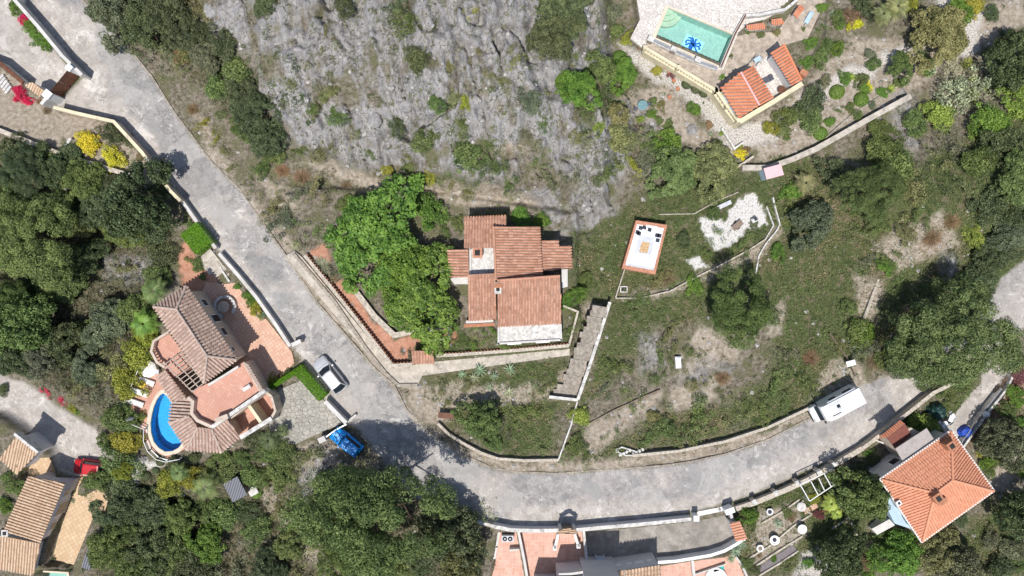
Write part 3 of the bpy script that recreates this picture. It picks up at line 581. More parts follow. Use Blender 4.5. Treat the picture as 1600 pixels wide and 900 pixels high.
# ================================================================ left: brown hipped villa
def hipped_villa():
    e = empty('villa', W(310, 560, 0), 'beige villa with weathered brown hipped tile roof, pergola and pink roof deck', 'house')
    ez, rz_ = 4.9, 6.3
    A, B, C, D = (240,479,ez), (291,447,ez), (370,562,ez), (319,598,ez); r1, r2 = (276,483,rz_), (324,556,rz_)
    roofpart('roof', [[A,B,r1],[B,C,r2,r1],[C,D,r2],[D,A,r1,r2]], 'tile_villa', e, .36, seed=1, ridges=[(r1,r2),(A,r1),(B,r1),(C,r2),(D,r2)], rr=.33)
    wl = [W(248,480,ez-.15), W(290,455,ez-.15), W(361,561,ez-.15), W(318,589,ez-.15)]
    link('wall', *prismVF(wl, -.5), 'stucco', e)
    for t, wd, zc, h in ((.18,.9,2.2,1.1),(.42,1.0,2.0,1.9),(.62,1.0,2.2,1.1),(.88,.6,2.9,.6)): window(e, wl[2], wl[1], 1-t, wd, zc, h)
    # flat roofed wing, its deck and parapets
    dk = [(343,591,3.2),(380,566,3.2),(407,610,3.2),(330,664,3.2),(306,648,3.2),(303,636,3.2),(307,626,3.2),(300,610,3.2)]
    link('wing', *prismVF([W(*p)-Vector((0,0,.06)) for p in dk], -.4), 'stucco', e, tri=True)
    link('roof_deck', *prismVF([W(*p) for p in dk], 3.16), 'tile_pink', e, tri=True)
    def par(pts, z, h, wd=.28, mat='stucco', nm='parapet', zb=2.6): link(nm, *ribbonVF([W(p[0],p[1],z+h) for p in pts], wd, z+h, zb), mat, e)
    par([(381,567),(407,611)], 3.2, .55, .3); par([(414,610),(330,668)], 3.2, .75, .38, 'oldwhite')
    par([(330,667),(308,657),(299,646),(301,628),(293,621)], 3.2, .7, .34, 'stucco')
    par([(372,573),(345,590),(325,602)], 3.2, .5, .25, 'white'); 
    for i in range(12):                                  # little coping tiles on the outer parapet
        t = (i+.5)/12; p = W(382+t*26, 567+t*44, 3.78); link('coping_tile', *boxVF(p.x+.1, p.y, 3.82, .75, .16, .08, R(-32)), 'tile_villa', e, tone=[.5]*6)
    p = W(386,606,3.5); link('roof_bench', *boxVF(p.x,p.y,3.45,.9,.4,.5,R(33)), 'white', e)
    p = W(350,652,3.6); link('roof_stack', *boxVF(p.x,p.y,3.75,1.4,.5,1.1,R(20)), 'stucco', e)
    # skirt roofs round the pool side
    i1, i2, i3, i4, i5, i6 = (258,577,3.0),(293,622,3.0),(301,629,3.0),(297,650,3.0),(309,667,3.0),(331,670,3.0)
    o1, o2, o3, o4, o5 = (246,588,2.3),(269,629,2.3),(265,661,2.3),(292,703,2.3),(347,707,2.3)
    i7, o6 = (355,655,3.0),(375,683,2.3)
    roofpart('lower_roof', [[i1,i2,o2,o1],[i2,i3,i4,o3,o2],[i4,i5,o4,o3],[i5,i6,o5,o4],[i6,i7,o6,o5]], 'tile_villa', e, .36, seed=11, rr=.33,
             ridges=[(i4,o3),(i5,o4),(i6,o5)])
    link('lower_wall', *prismVF([W(*p) for p in [(262,584,2.2),(292,624,2.2),(298,630,2.2),(294,651,2.2),(306,668,2.2),(332,672,2.2),(356,658,2.2),(368,680,2.2),(345,700,2.2),(296,696,2.2),(272,662,2.2),(275,634,2.2),(252,590,2.2)]], -.4), 'stucco', e, tri=True)
    link('deck_parapet', *ribbonVF([W(375,684,2.6), W(424,654,2.6)], .45, 2.6, -.3), 'oldwhite', e)
    link('garage_wall', *ribbonVF([W(357,655,2.4), W(414,612,2.4), W(424,620,2.4)], .3, 2.4, -.3), 'stucco', e)
    link('court_wall', *ribbonVF([W(389,634,2.4), W(408,661,2.4)], .34, 2.4, -.3), 'cream', e)
    link('garage_wall', *ribbonVF([W(424,620,2.4), W(430,642,2.4), W(422,656,2.4), W(408,661,2.4)], .25, 2.4, -.3), 'stucco', e)
    link('court_floor', *prismVF([W(357,655,.12),W(414,612,.12),W(424,620,.12),W(430,642,.12),W(422,656,.12),W(375,684,.12)], -.3), 'tile_pink', e, tri=True)
    # west balcony
    bf = [(244,532,2.6),(264,521,2.6),(300,570,2.6),(270,590,2.6),(258,577,2.6),(246,562,2.6),(240,545,2.6)]
    link('balcony_floor', *prismVF([W(*p) for p in bf], -1.0), 'tile_pink', e, tri=True)
    pt = [(263,519),(240,533),(236,549),(245,566),(257,574)]
    P = [W(x,y,3.5) for x,y in pt]; link('rail', *ribbonVF(P, .26, 3.5, 3.38), 'stucco', e)
    me = None; k = 0
    for a, b in zip(P[:-1], P[1:]):
        m = max(2, int((b-a).length/.28))
        for i in range(m):
            q = a.lerp(b, (i+.5)/m)
            if me is None: o = link('baluster', *lathe(q.x, q.y, [(.06,2.6),(.09,2.9),(.05,3.2),(.07,3.38)], 6), 'stucco', e); me = o; q0 = q
            else: o = me.copy(); COL.objects.link(o); o.location = me.location+(q-q0)
    # pergola
    z = 3.5
    for a, b in (((258,572),(311,608)) , ):
        pass
    for k in range(3):
        a = W(256+k*13, 566-k*7.6, z); b = W(300+k*10, 612-k*7.0, z); link('beam', *tube(a, b, .07, .07, 4), 'beam', e)
    for k in range(10):
        t = k/9; a = W(255+t*45, 571+t*42, z+.1); b = W(285+t*34, 550+t*48, z+.1); link('rafter', *tube(a, b, .06, .06, 4), 'beam', e)
    for x, y in ((256,568),(300,611)): q = W(x,y,z); link('post', *tube((q.x,q.y,0),(q.x,q.y,z), .1, .1, 6), 'stucco', e)
    return e
hipped_villa()
def round_bench():
    c = W(351,479,.5); e = empty('round_table', (c.x,c.y,.1), 'round stone table ringed by a curved bench in the villa shade', 'table')
    link('table_top', *lathe(c.x,c.y,[(.25,.1),(.22,.7),(.62,.74),(.62,.84)],20), 'stucco', e)
    V=[];F=[]; n=18
    for i in range(n+1):
        a=R(-40)+R(300)*i/n
        for r,zz in ((.95,.1),(.95,.55),(1.25,.55),(1.25,.1)): V.append((c.x+r*math.cos(a),c.y+r*math.sin(a),zz))
    for i in range(n): F+=[(i*4+j,i*4+j+1,i*4+j+5,i*4+j+4) for j in range(3)]
    link('bench', V, F, 'oldwhite', e)
round_bench()
def pool(poly, z, dep, name, label, floor, rimw, rimmat='rim', extra=None):
    c = W(*np.mean(poly,0), z); e = empty(name, c, label, 'swimming pool')
    top = [W(p[0],p[1],z) for p in poly]; cc = Vector((c.x,c.y,0)); n=len(top)
    V=[tuple(p) for p in top]+[(p.x,p.y,z-dep) for p in top]; F=[(i,(i+1)%n,(i+1)%n+n,i+n) for i in range(n)]+[tuple(range(n,2*n))]
    link('basin', V, F, floor, e, tri=True)
    wt = [(p.x,p.y,z-.14) for p in top]
    if sum(wt[i-1][0]*wt[i][1]-wt[i][0]*wt[i-1][1] for i in range(n)) < 0: wt = wt[::-1]
    V0=np.array(wt); cw=V0.mean(0); me=mesh('water',V0-cw,[tuple(range(n))],'water'); wo=bpy.data.objects.new('water',me); COL.objects.link(wo); wo.parent=e; wo.location=Vector(cw)-e.location
    out=[p+(Vector((p.x,p.y,0))-cc).normalized()*rimw for p in top]; inn=[p-(Vector((p.x,p.y,0))-cc).normalized()*.02 for p in top]
    V=[(p.x,p.y,z+.06) for p in out]+[(p.x,p.y,z+.06) for p in inn]+[(p.x,p.y,z-.2) for p in out]+[(p.x,p.y,z-.2) for p in inn]
    F=[]
    for i in range(n):
        j=(i+1)%n; F+=[(i,j,n+j,n+i),(i,2*n+i,2*n+j,j),(n+i,n+j,3*n+j,3*n+i)]
    link('coping', V, F, rimmat, e); return e
pool(POOL1, .1, 1.35, 'pool', 'kidney shaped pool with bright blue water beside the brown hipped villa', 'pool_blue', .42)
# ---- open up the deck where pools are cut: (decks are outlined around them below the coping)
pe = pool(POOL2, 1.56, 1.45, 'pool', 'four sided turquoise pool with an octopus mosaic on its floor', 'pool_teal', .38, 'rim')
pool(POOL3, -1.4, 1.2, 'pool', 'small green pool cut by the bottom edge in the left corner', 'pool_teal', .3, 'rim')
def mosaic():
    z=1.56-1.45+.03; q=[W(1073,52,z),W(1101,67,z),W(1090,88,z),W(1065,72,z)]
    pn=link('mosaic_panel', *prismVF(q, z-.02), 'moslight', pe)
    o=(q[0]+q[1]+q[2]+q[3])/4; ux=(q[1]-q[0]).normalized(); uy=(q[0]-q[3]).normalized(); parts=[]
    def pt(a,b): return o+ux*a+uy*b
    pr=[]
    for i in range(14):
        t=2*math.pi*i/14; pr.append(pt(-.12+.26*math.cos(t),-.35+.34*math.sin(t)))
    parts.append(prismVF([Vector((p.x,p.y,z+.022)) for p in pr], z))
    arms=[[(-.12,-.1),(-.35,.25),(-.7,.2),(-.85,-.05),(-.7,-.2)],[(-.12,-.05),(-.2,.4),(-.55,.55),(-.75,.45)],[(-.05,-.05),(0,.35),(-.2,.62),(-.4,.7)],[(0,-.05),(.2,.35),(.1,.62),(.3,.72)],
          [(.0,-.05),(.4,.3),(.65,.5),(.85,.35),(.75,.2)],[(0,-.1),(.4,.05),(.7,.1),(.9,-.05),(.8,-.2)],[(0,-.12),(.35,-.15),(.55,-.35),(.75,-.5),(.6,-.6)],[(-.2,-.1),(-.45,-.05),(-.6,-.3),(-.8,-.4)]]
    for a in arms:
        pp=[]
        for i in range(len(a)-1):
            for s in range(4):
                t=s/4; pp.append((a[i][0]*(1-t)+a[i+1][0]*t, a[i][1]*(1-t)+a[i+1][1]*t))
        pp.append(a[-1]); pts=[pt(*p) for p in pp]; parts.append(ribbonVF(pts,.17,z+.018,z))
    V,F=join(parts); V=np.array([tuple(v) for v in V])-np.array(pe.location)-np.array(pn.location); d=bpy.data.objects.new('octopus_figure', mesh('octopus_figure',V,F,'mosdark')); COL.objects.link(d); d.parent=pn
    for k in range(3):
        pr=[]; c=(1044,12)
        p0=W(*c,1.5); a1=(W(1145,54,1.5)-p0).normalized(); a2=(W(1024,58,1.5)-p0).normalized(); r=.7+.55*k
        pts=[p0+(a1*math.cos(R(90*i/8))+a2*math.sin(R(90*i/8)))*r for i in range(9)]
        link('step', *prismVF([Vector((p.x,p.y,1.25-.3*k)) for p in [p0]+pts], .15), 'steps', pe)
mosaic()
def lounger(px,py,rz,label,cloth=None,first=[]):
    g='sun loungers in a row beside the blue pool'
    if not first:
        e=empty('sun_lounger',(0,0,0),label,'sun lounger',g)
        link('frame', *join([boxVF(0,0,.28,1.9,.62,.06)]+[boxVF(x,y,.13,.06,.06,.26) for x in(-.8,.8) for y in(-.26,.26)]),'plastic_w',e,local=True)
        link('cushion', *boxVF(-.3,0,.35,1.25,.56,.08,0,.03),'plastic_w',e,local=True)
        V,F=boxVF(0,0,0,.7,.56,.07); V=[(x*math.cos(.5)+.62,y,.50+x*math.sin(.5)) for x,y,z in V[:4]]+[(x*math.cos(.5)+.6,y,.58+x*math.sin(.5)) for x,y,z in V[4:]]
        link('backrest',V,F,'plastic_w',e,local=True); first.append(e)
    else:
        s=first[0]; e=s.copy(); COL.objects.link(e); e['label']=label
        for c in s.children: d=c.copy(); COL.objects.link(d); d.parent=e
    p=W(px,py,.4); e.location=(p.x,p.y,.1); e.rotation_euler=(0,0,rz)
lounger(228,596,R(160),'white sun lounger with the yellow cloth on it beside the pool')
lounger(218,613,R(160),'cream sun lounger between the yellow cloth one and the lowest one')
lounger(211,629,R(160),'cream sun lounger nearest the lower corner of the pool deck')
def small(name,px,py,label,cat,z,parts,rz=0.,group=None,up=.5):
    p=W(px,py,z+up) if z is not None else WG(px,py,up); zb=z if z is not None else p.z
    e=empty(name,(p.x,p.y,zb),label,cat,group,rz)
    for nm,(V,F),mt in parts: link(nm,V,F,mt,e,local=True)
    return e
p=W(221,601,.7); tag(link('cloth',*join([lathe(p.x,p.y,[(.05,.55),(.42,.58),(.33,.66),(.1,.72)],9)]),'yellow'),'bright yellow cloth bunched up on a white lounger','cloth')
small('parasol',210,652,'closed grey parasol beside a low bench by the pool','parasol',.1,[('pole',tube((0,0,0),(0,0,1.6),.03,.03),'plastic_w'),('canopy',lathe(0,0,[(.02,.9),(.22,.95),(.12,1.8),(.03,2.2)],8),'greyslab'),('base',lathe(0,0,[(.3,0),(.28,.1),(.08,.14)],14),'plastic_w')])
small('covered_furniture',231,577,'garden furniture bundled under a white sheet at the deck corner','cover',.1,[('sheet',lathe(0,0,[(1.0,0),(.95,.45),(.7,.62),(.45,.6),(.15,.75)],9),'plastic_w'),('table_leg',boxVF(.9,-.3,.2,.5,.5,.4),'greyslab')])
def railing(name,pts,z,label,h=.9,mat='oldwhite',posts=1.2,top=.07):
    P=[W(x,y,z+h) for x,y in pts]; c=sum(P,Vector())/len(P); e=empty(name,(c.x,c.y,z),label,'railing')
    link('rail',*ribbonVF(P,top,z+h,z+h-.08),mat,e); link('base',*ribbonVF(P,.12,z+.12,z-.3),mat,e); V=[];
    for a,b in zip(P[:-1],P[1:]):
        m=max(1,int((b-a).length/posts))
        for i in range(m+1): q=a.lerp(b,i/m); link('post',*boxVF(q.x,q.y,z+h/2,.09,.09,h-.1),mat,e)
railing('pool_railing',[(217,575),(183,654),(224,671)],.1,'white railing round the sun lounger side of the pool deck')
railing('pool_railing',[(224,672),(224,690),(230,705),(243,718),(258,722),(280,718)],.0,'curved glass topped railing round the lower end of the blue pool',mat='metal',top=.06)
# ================================================================ walls along the road, upper left to the middle
wallline('road_wall',[(23,-40),(23,0),(60,42),(98,88),(128,117)],.26,1.7,'oldwhite','white road wall with clipped hedge behind it, up to the brown gate','wall',0,.08,.36,capmat='white')
def gate():
    a=W(127,121,0); b=W(97,152,0); e=empty('driveway_gate',((a.x+b.x)/2,(a.y+b.y)/2,0),'rust brown metal driveway gate between white pillars in the upper left','gate')
    a=W(124,119,0)*1; d=(b-a).normalized(); L=(b-a).length; rz=math.atan2(d.y,d.x)
    for t in (.25,.75):
        q=a.lerp(b,t); lf=link('gate_leaf',*join([boxVF(q.x,q.y,1.1,L/2-.03,.06,2.0,rz)]+[boxVF(q.x+d.x*o_,q.y+d.y*o_,1.1,.06,.1,2.02,rz) for o_ in (-L/4+.05,0,L/4-.05)]+[boxVF(q.x,q.y,z_,L/2-.04,.1,.08,rz) for z_ in (.15,1.1,2.06)]),'rust',e)
    for q,s in ((a-d*.35,.55),(b+d*.35,.75)):
        link('gate_pillar',*join([boxVF(q.x,q.y,1.1,s,s,2.2,rz),boxVF(q.x,q.y,2.24,s+.12,s+.12,.1,rz)]),'white_clean',e)
    q=b+d*1.0; link('side_wall',*boxVF(q.x,q.y,1.0,1.3,.35,2.0,rz),'white',e)
gate()
def gate_hut():
    e=empty('gate_hut',W(54,139,0),'small tan tiled roof beside the white gate pillars','hut')
    roofpart('roof',[[(40,132,1.9),(50,128,2.2),(72,143,2.2),(62,150,1.9)]],'tile_tanroof',e,.3,seed=5,under='under_tan'); link('wall',*prismVF([W(41,132,1.75),W(50,129,1.75),(W(70,143,1.75)),W(61,149,1.75)],-.5),'lav',e)
gate_hut()
wallline('garden_wall',[(-40,82),(0,98),(38,130)],.3,1.0,'oldwhite','low wall topped by a dark trimmed hedge at the left edge',z0=0,cap=.25,capw=.4,capmat='rust')
wallline('road_wall',[(84,168),(120,177),(178,190),(222,238),(266,298),(282,314)],.26,1.6,'stucco','cream capped baluster wall dropping from the gate along the road',z0=0,cap=.1,capw=.36,capmat='cream')
wallline('garden_wall',[(-50,186),(0,204),(100,243),(210,276)],.4,.9,'palewall','long pale wall between the sandy yard and the dense trees below',z0=-.2,cap=.06,capw=.5)
wallline('garden_wall',[(110,216),(97,235)],.3,.5,'oldwhite','short white kerb wall beside the yellow bushes',z0=None)
wallline('road_wall',[(283,312),(310,350),(337,388)],.3,.9,'white','thin white road wall just above the bright green clipped hedge',z0=0,cap=.05,capw=.36)
wallline('road_wall',[(342,396),(372,430),(400,464),(430,506),(453,541)],.3,.9,'white','thin white road wall along the peach tiled terrace',z0=0,cap=.05,capw=.36)
for x,y,l in ((461,536,'cream pillar at the road side end of the peach terrace'),(455,545,'cream pillar at the corner of the parking entrance')): pass
small('gate_pillar',463,536,'low cream pillar at the road corner of the peach terrace','pillar',0,[('post',boxVF(0,0,.6,1.0,.35,1.2,R(25)),'stucco'),('cap',boxVF(0,0,1.24,1.1,.45,.08,R(25)),'white')],up=1.2)
wallline('parking_wall',[(508,627),(524,644),(541,661)],.35,1.1,'white','white capped wall between the parking court and the road',z0=0,cap=.06,capw=.45)
wallline('parking_wall',[(541,661),(556,648)],.22,.5,'oldwhite','short low wall stub sticking into the road by the blue car',z0=0)
wallline('parking_gate',[(541,663),(524,672),(508,684)],.12,1.0,'metal','thin metal gate closing the lower end of the parking court','gate',z0=0)
small('gate_pillar',503,687,'squat white pillar at the foot of the crazy paved parking court','pillar',0,[('post',boxVF(0,0,.6,.7,.5,1.2,R(25)),'white'),('cap',boxVF(0,0,1.24,.8,.6,.08,R(25)),'white')],up=1.2)
wallline('garden_wall',[(333,392),(345,420),(358,440)],.2,.3,'oldwhite','low edging of the steps beside the clipped bright hedge',z0=0)
# steps by the hedge
p=W(330,412,.2); e=empty('steps',(p.x,p.y,0),'short concrete steps between the clipped hedge and the villa terrace','steps')
for k in range(5): q=W(322+k*6,402+k*7.5,.5-.1*k); link('step',*boxVF(q.x,q.y,(.5-.1*k)/2,1.9,.85,.5-.1*k,R(40)),'pale_conc',e)
p=W(5,131,.2); e=empty('steps',(p.x,p.y,0),'row of white garden steps at the left edge','steps')
for k in range(5): q=W(0+k*3,122+k*4.5,.3); link('step',*boxVF(q.x,q.y,.15,1.0,.28,.3,R(52)),'oldwhite',e)
for k,(x,y) in enumerate(((100,210),(104,215),(108,206))): pass
# ================================================================ bottom-left houses
def left_houses():
    e=empty('house',W(28,710,-1.5),'small square tan tiled house with a dark carport shadow at the left edge','house')
    f=[(27,680,2.4),(59,707,2.2),(27,740,1.6),(0,716,1.8)]
    roofpart('roof',[[f[0],f[1],f[2]],[f[0],f[2],f[3]]],'tile_tanroof',e,.30,seed=21,under='under_tan')
    link('wall',*prismVF([W(27,684,2.0),W(55,707,2.0),W(28,734,1.5),W(4,715,1.5)],-2.2),'lav',e); link('parapet',*ribbonVF([W(22,678,2.5),W(60,707,2.4)],.3,2.5,1.6),'oldwhite',e)
    e=empty('house',W(60,790,-1.5),'large tan tiled house with a pale lavender side wall in the bottom left corner','house')
    roofpart('roof',[[(44,744,2.6),(101,755,1.9),(63,847,1.9),(5,830,2.6)]],'tile_tanroof',e,.32,seed=22,under='under_tan')
    roofpart('lower_roof',[[(-12,834,1.9),(63,849,1.9),(52,898,1.2),(-22,884,1.2)]],'tile_tanroof',e,.30,seed=23,under='under_tan')
    wl=[W(47,748,1.75),W(97,758,1.75),W(60,846,1.75),W(9,828,1.75)]; link('wall',*prismVF(wl,-2.2),'lav',e); link('wall',*prismVF([W(-10,836,1.1),W(58,850,1.1),W(48,893,1.1),W(-18,880,1.1)],-2.2),'lav',e)
    for t,wd,zc,h in ((.2,1.0,.2,1.1),(.5,1.6,-.2,2.0),(.8,.9,.2,1.1)): window(e,wl[2],wl[1],t,wd,zc,h)
    chimney(e,8,833,1.9,.6,.6,.7,0,'oldwhite')
left_houses()
railing('terrace_railing',[(153,802),(140,842),(128,886)],-1.4,'balustrade with posts along the tan terrace at bottom left',1.0,'cream')
small('awning',140,869,'long slate grey awning roof beside the terrace balustrade at bottom left','awning',-1.6,[('sheet',boxVF(0,0,2.0,.95,2.9,.06,R(-18)),'panel'),('post',tube((-.6,-1.2,0),(-.6,-1.2,2),.04,.04),'metal'),('post',tube((.8,1.1,0),(.8,1.1,2),.04,.04),'metal'),('post',tube((.0,-1.4,0),(.0,-1.4,2),.04,.04),'metal'),('post',tube((.1,1.4,0),(.1,1.4,2),.04,.04),'metal')],up=2)
wallline('retaining_wall',[(80,714),(88,732),(118,742),(146,742)],.25,.5,'palewall','low wall between the tan courtyard and the pale side road',z0=-1.5)
# ================================================================ central house
def central():
    e=empty('house',W(805,430,1.1),'central house with stepped old red tiled roofs and white flat sections','house')
    def rf(nm,f,down,seed,pitch=.29,ridges=()): return roofpart(nm,[f],'tile_red',e,pitch,seed=seed,down=down,ridges=ridges)
    rf('roof',[(725,340,4.3),(791,337,4.3),(791,387,5.0),(726,388,5.0)],(0,1,0),31)
    rf('roof',[(771,354,5.3),(843,354,4.6),(847,430,4.6),(775,438,5.3)],(1,0,0),32,ridges=[((771,354,5.3),(775,438,5.3))])
    rf('roof',[(846,376,4.1),(872,375,3.9),(872,384,3.9),(847,385,4.1)],(1,0,0),33); rf('roof',[(847,385,4.1),(892,384,3.7),(893,418,3.7),(848,424,4.1)],(1,0,0),34)
    rf('roof',[(700,391,3.8),(732,389,4.2),(733,433,4.2),(704,434,3.8)],(-1,0,0),35)
    rf('roof',[(731,429,5.2),(774,427,5.2),(776,498,4.3),(732,501,4.3)],(0,-1,0),36)
    rf('roof',[(777,438,5.7),(875,431,5.7),(877,505,4.5),(778,510,4.5)],(0,-1,0),37,ridges=[((777,438,5.7),(875,431,5.7))])
    def blk(nm,pts,z,mat,zb=-.3): return link(nm,*prismVF([W(x,y,z) for x,y in pts],zb),mat,e,tri=True)
    blk('wall',[(727,342),(789,340),(789,386),(728,387)],4.15,'oldwhite'); blk('wall',[(774,357),(841,357),(844,429),(777,434)],4.4,'oldwhite'); blk('wall',[(846,379),(870,378),(870,386),(889,387),(889,415),(847,421)],3.5,'oldwhite')
    blk('wall',[(703,394),(734,392),(734,431),(706,431)],3.6,'oldwhite'); blk('wall',[(735,432),(773,430),(774,494),(735,497)],4.1,'oldwhite'); blk('wall',[(780,442),(872,435),(873,502),(781,506)],4.3,'oldwhite')
    blk('flat_roof',[(733,387),(772,385),(772,428),(734,429)],4.0,'oldwhite')
    for a,b in (((735,388),(772,386)),((735,387),(735,428))): link('flat_roof_kerb',*ribbonVF([W(*a,4.15),W(*b,4.15)],.22,4.15,3.9),'white',e)
    blk('flat_roof',[(778,509),(876,504),(877,532),(779,538)],3.0,'oldwhite')
    for a,b in (((777,537),(878,531)),((876,506),(877,532)),((779,510),(779,538)),((827,508),(827,534))): link('flat_roof_kerb',*ribbonVF([W(*a,3.2),W(*b,3.2)],.2 if a[0]!=827 else .08,3.2 if a[0]!=827 else 3.06,2.9),'white',e)
    blk('ledge',[(728,501),(771,498),(771,506),(728,509)],2.6,'white'); link('ledge_tiles',*boxVF(*W(749,508,2.7),3.3,.35,.12,R(3)),'terrac',e)
    blk('side_wall',[(877,421),(887,420),(887,448),(878,450)],2.4,'white'); blk('side_wall',[(702,434),(731,432),(731,444),(710,444)],3.0,'white')
    chimney(e,746,395,4.0,.9,.95,.9,0,'brick'); chimney(e,778,450,4.6,.6,1.1,1.0,0,'oldwhite')
    for x,y in ((746,395),): pass
    V,F=boxVF(*W(778,446,5.75),.75,.5,.14); link('chimney_cap',V,F,'terrac',e)
    a,b=W(779,538,2),W(877,532,2)
    for t in (.25,.7): window(e,a,b,t,1.5,2.0,1.2)
central()
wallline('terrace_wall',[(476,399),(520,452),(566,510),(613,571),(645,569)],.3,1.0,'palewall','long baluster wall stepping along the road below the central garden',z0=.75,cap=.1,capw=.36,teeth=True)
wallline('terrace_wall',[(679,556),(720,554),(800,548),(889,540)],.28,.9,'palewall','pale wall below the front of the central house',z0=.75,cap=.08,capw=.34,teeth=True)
wallline('terrace_wall',[(889,540),(903,487),(880,478)],.22,.5,'palewall','thin pale kerb at the right end of the central house yard',z0=1.1)
wallline('planter_wall',[(557,457),(585,494),(616,524),(649,517),(700,508)],.55,.85,'palewall','broad L shaped planter wall beneath the bright green fig tree',z0=.8,cap=.04,capw=.6)
wallline('planter_wall',[(683,530),(702,531),(702,512)],.25,.5,'oldwhite','small white sided planting box by the fig tree',z0=1.1)
e=empty('gate_porch',W(661,557,.8),'small red tiled gate porch on the wall below the central house','porch')
roofpart('roof',[[(643,548,3.0),(677,548,3.0),(679,567,2.6),(644,568,2.6)]],'tile_red',e,.29,seed=41,down=(0,-1,0)); link('post',*prismVF([W(646,551,2.6),W(650,551,2.6),W(650,566,2.5),W(646,566,2.5)],.2),'palewall',e); link('post',*prismVF([W(672,551,2.6),W(676,551,2.6),W(676,566,2.5),W(672,566,2.5)],.2),'palewall',e)
wallline('retaining_wall',[(458,396),(520,468),(572,545),(602,583),(622,602),(652,602)],.35,.5,'stonewall','rough stone retaining wall between the road verge and the pale path',z0=.05)
def kerb(pts,label,wd=.17,h=.08,mat='stonewall',z0=0):
    P=[W(x,y,h) for x,y in pts]; c=sum(P,Vector())/len(P); o=link('kerb',*ribbonVF(P,wd,z0+h,z0-.2),mat); tag(o,label,'kerb')
kerb([(375,297),(417,357),(455,411),(493,470),(543,527),(587,577),(615,601),(635,640),(678,683),(722,710),(768,731),(800,737)],'pale kerb on the inner side of the road from the rock slope to the bend')
kerb([(800,737),(867,740),(933,735),(1033,728),(1077,722),(1133,710),(1200,687),(1275,649),(1340,604)],'pale kerb along the inner road edge from the bend to the motorhome')
kerb([(128,0),(150,24),(200,74),(237,120),(272,176),(330,253),(375,297)],'broken stone kerb below the dense shrubs at the top of the road',.22,.10,'stonewall')
wallline('terrace_wall',[(684,662),(700,678),(722,692),(752,708),(778,717),(820,720),(872,719)],.3,.55,'palewall','low pale wall around the scrubby plot at the inside of the bend',z0=.05)
small('tile_cover',699,649,'small dark red roofed box at the left end of the plot wall','box',.3,[('body',boxVF(0,0,.35,1.9,.5,.7,R(-3)),'palewall'),('lid',boxVF(0,0,.74,2.0,.6,.08,R(-3)),'rust')])
wallline('stair_wall',[(953,472),(944,500),(925,560),(903,624)],.26,.9,'palewall','long white pierced block wall on the right of the stepped path',cap=.08,capw=.34,capmat='oldwhite',z0=.4)
wallline('stair_wall',[(858,620),(903,625)],.24,.9,'palewall','short pierced block wall across the foot of the stepped path',cap=.08,capw=.32,capmat='oldwhite',z0=.0)
wallline('boundary_wall',[(902,628),(892,665),(872,720)],.16,.5,'oldwhite','thin white boundary wall running down to the road below the stepped path')
wallline('boundary_wall',[(996,352),(985,392),(962,465)],.12,.6,'palewall','thin boundary wall between the brick-edged platform and the stepped path')
e=empty('stepped_path',W(915,550,.4),'pale stepped concrete path going down beside the pierced wall','stairs')
n=17
for k in range(n):
    t=(k+.5)/n; cx=936-t*50+2*math.sin(k*2.3); cy=478+t*142; wd=1.6+.6*t+.15*math.sin(k*1.7); p=W(cx,cy,.6); zz=1.9-1.6*t; tt=k/n
    link('step',*boxVF(p.x,p.y,zz/2-.1,wd+(.7 if k>14 else 0),.62,zz+.2,R(-9)),'step_conc',e)
wallline('retaining_wall',[(916,664),(960,641),(1003,621),(1032,609)],.09,.3,'wood','thin rust coloured retaining edge above the bare soil strip')
wallline('low_wall',[(988,712),(1060,705),(1133,690),(1200,668),(1270,635),(1336,600)],.25,.5,'palewall','long pale low wall above the inner kerb, ending behind the motorhome',z0=.1,cap=.05,capw=.3)
tag(link('block_heap',*join([boxVF(*(W(964+5*k,705+2.0*((k*7)%4)-k*.4,.3)),.32,.26,.4,R(15*k)) for k in range(9)]+[ribbonVF([W(962,703,.5),W(972,699,.5),W(994,706,.5)],.14,.45,.0)]+[ribbonVF([W(962,705,.5),W(978,712,.5),W(996,712,.5)],.14,.45,.0)]),'oldwhite'),'heap of white pierced blocks at the left end of the low wall','block heap')
# platform
e=empty('platform',W(1008,385,.2),'brick-edged white platform with dark square slabs and an orange inlay','platform')
top=[(993,350),(1008,343),(1041,352),(1023,427),(1009,428),(973,419)]; Wt=[W(x,y,1.25) for x,y in [(994,346),(1041,353),(1023,427),(973,418)]]
base=gh(Wt[0].x,Wt[0].y)-1.5
link('base',*prismVF(Wt,base),'slabwhite',e)
a,b,c,d=Wt
ctr=(a+b+c+d)/4; oo=[ctr+(p-ctr)*1.045 for p in Wt]; qq=[ctr+(p-ctr)*.89 for p in Wt]
for i in range(4):
    j=(i+1)%4; link('brick_edge',[(oo[i].x,oo[i].y,1.31),(oo[j].x,oo[j].y,1.31),(qq[j].x,qq[j].y,1.31),(qq[i].x,qq[i].y,1.31),(oo[i].x,oo[i].y,base),(oo[j].x,oo[j].y,base),(qq[j].x,qq[j].y,1.2),(qq[i].x,qq[i].y,1.2)],[(0,1,2,3),(0,4,5,1),(3,2,6,7)],'brick',e)
def uv(u,v): return a.lerp(b,u).lerp(d.lerp(c,u),v)
for u,v in ((.2,.12),(.14,.22),(.32,.10),(.5,.13),(.86,.22),(.84,.32),(.78,.22),(.2,.24)):
    p=uv(u,v); link('slab',*boxVF(p.x,p.y,1.27,.42,.42,.03,R(-14)),'navy',e)
link('panel',*prismVF([uv(.22,.28)+Vector((0,0,.012)),uv(.75,.28)+Vector((0,0,.012)),uv(.75,.66)+Vector((0,0,.012)),uv(.22,.66)+Vector((0,0,.012))],1.25),'greyslab',e)
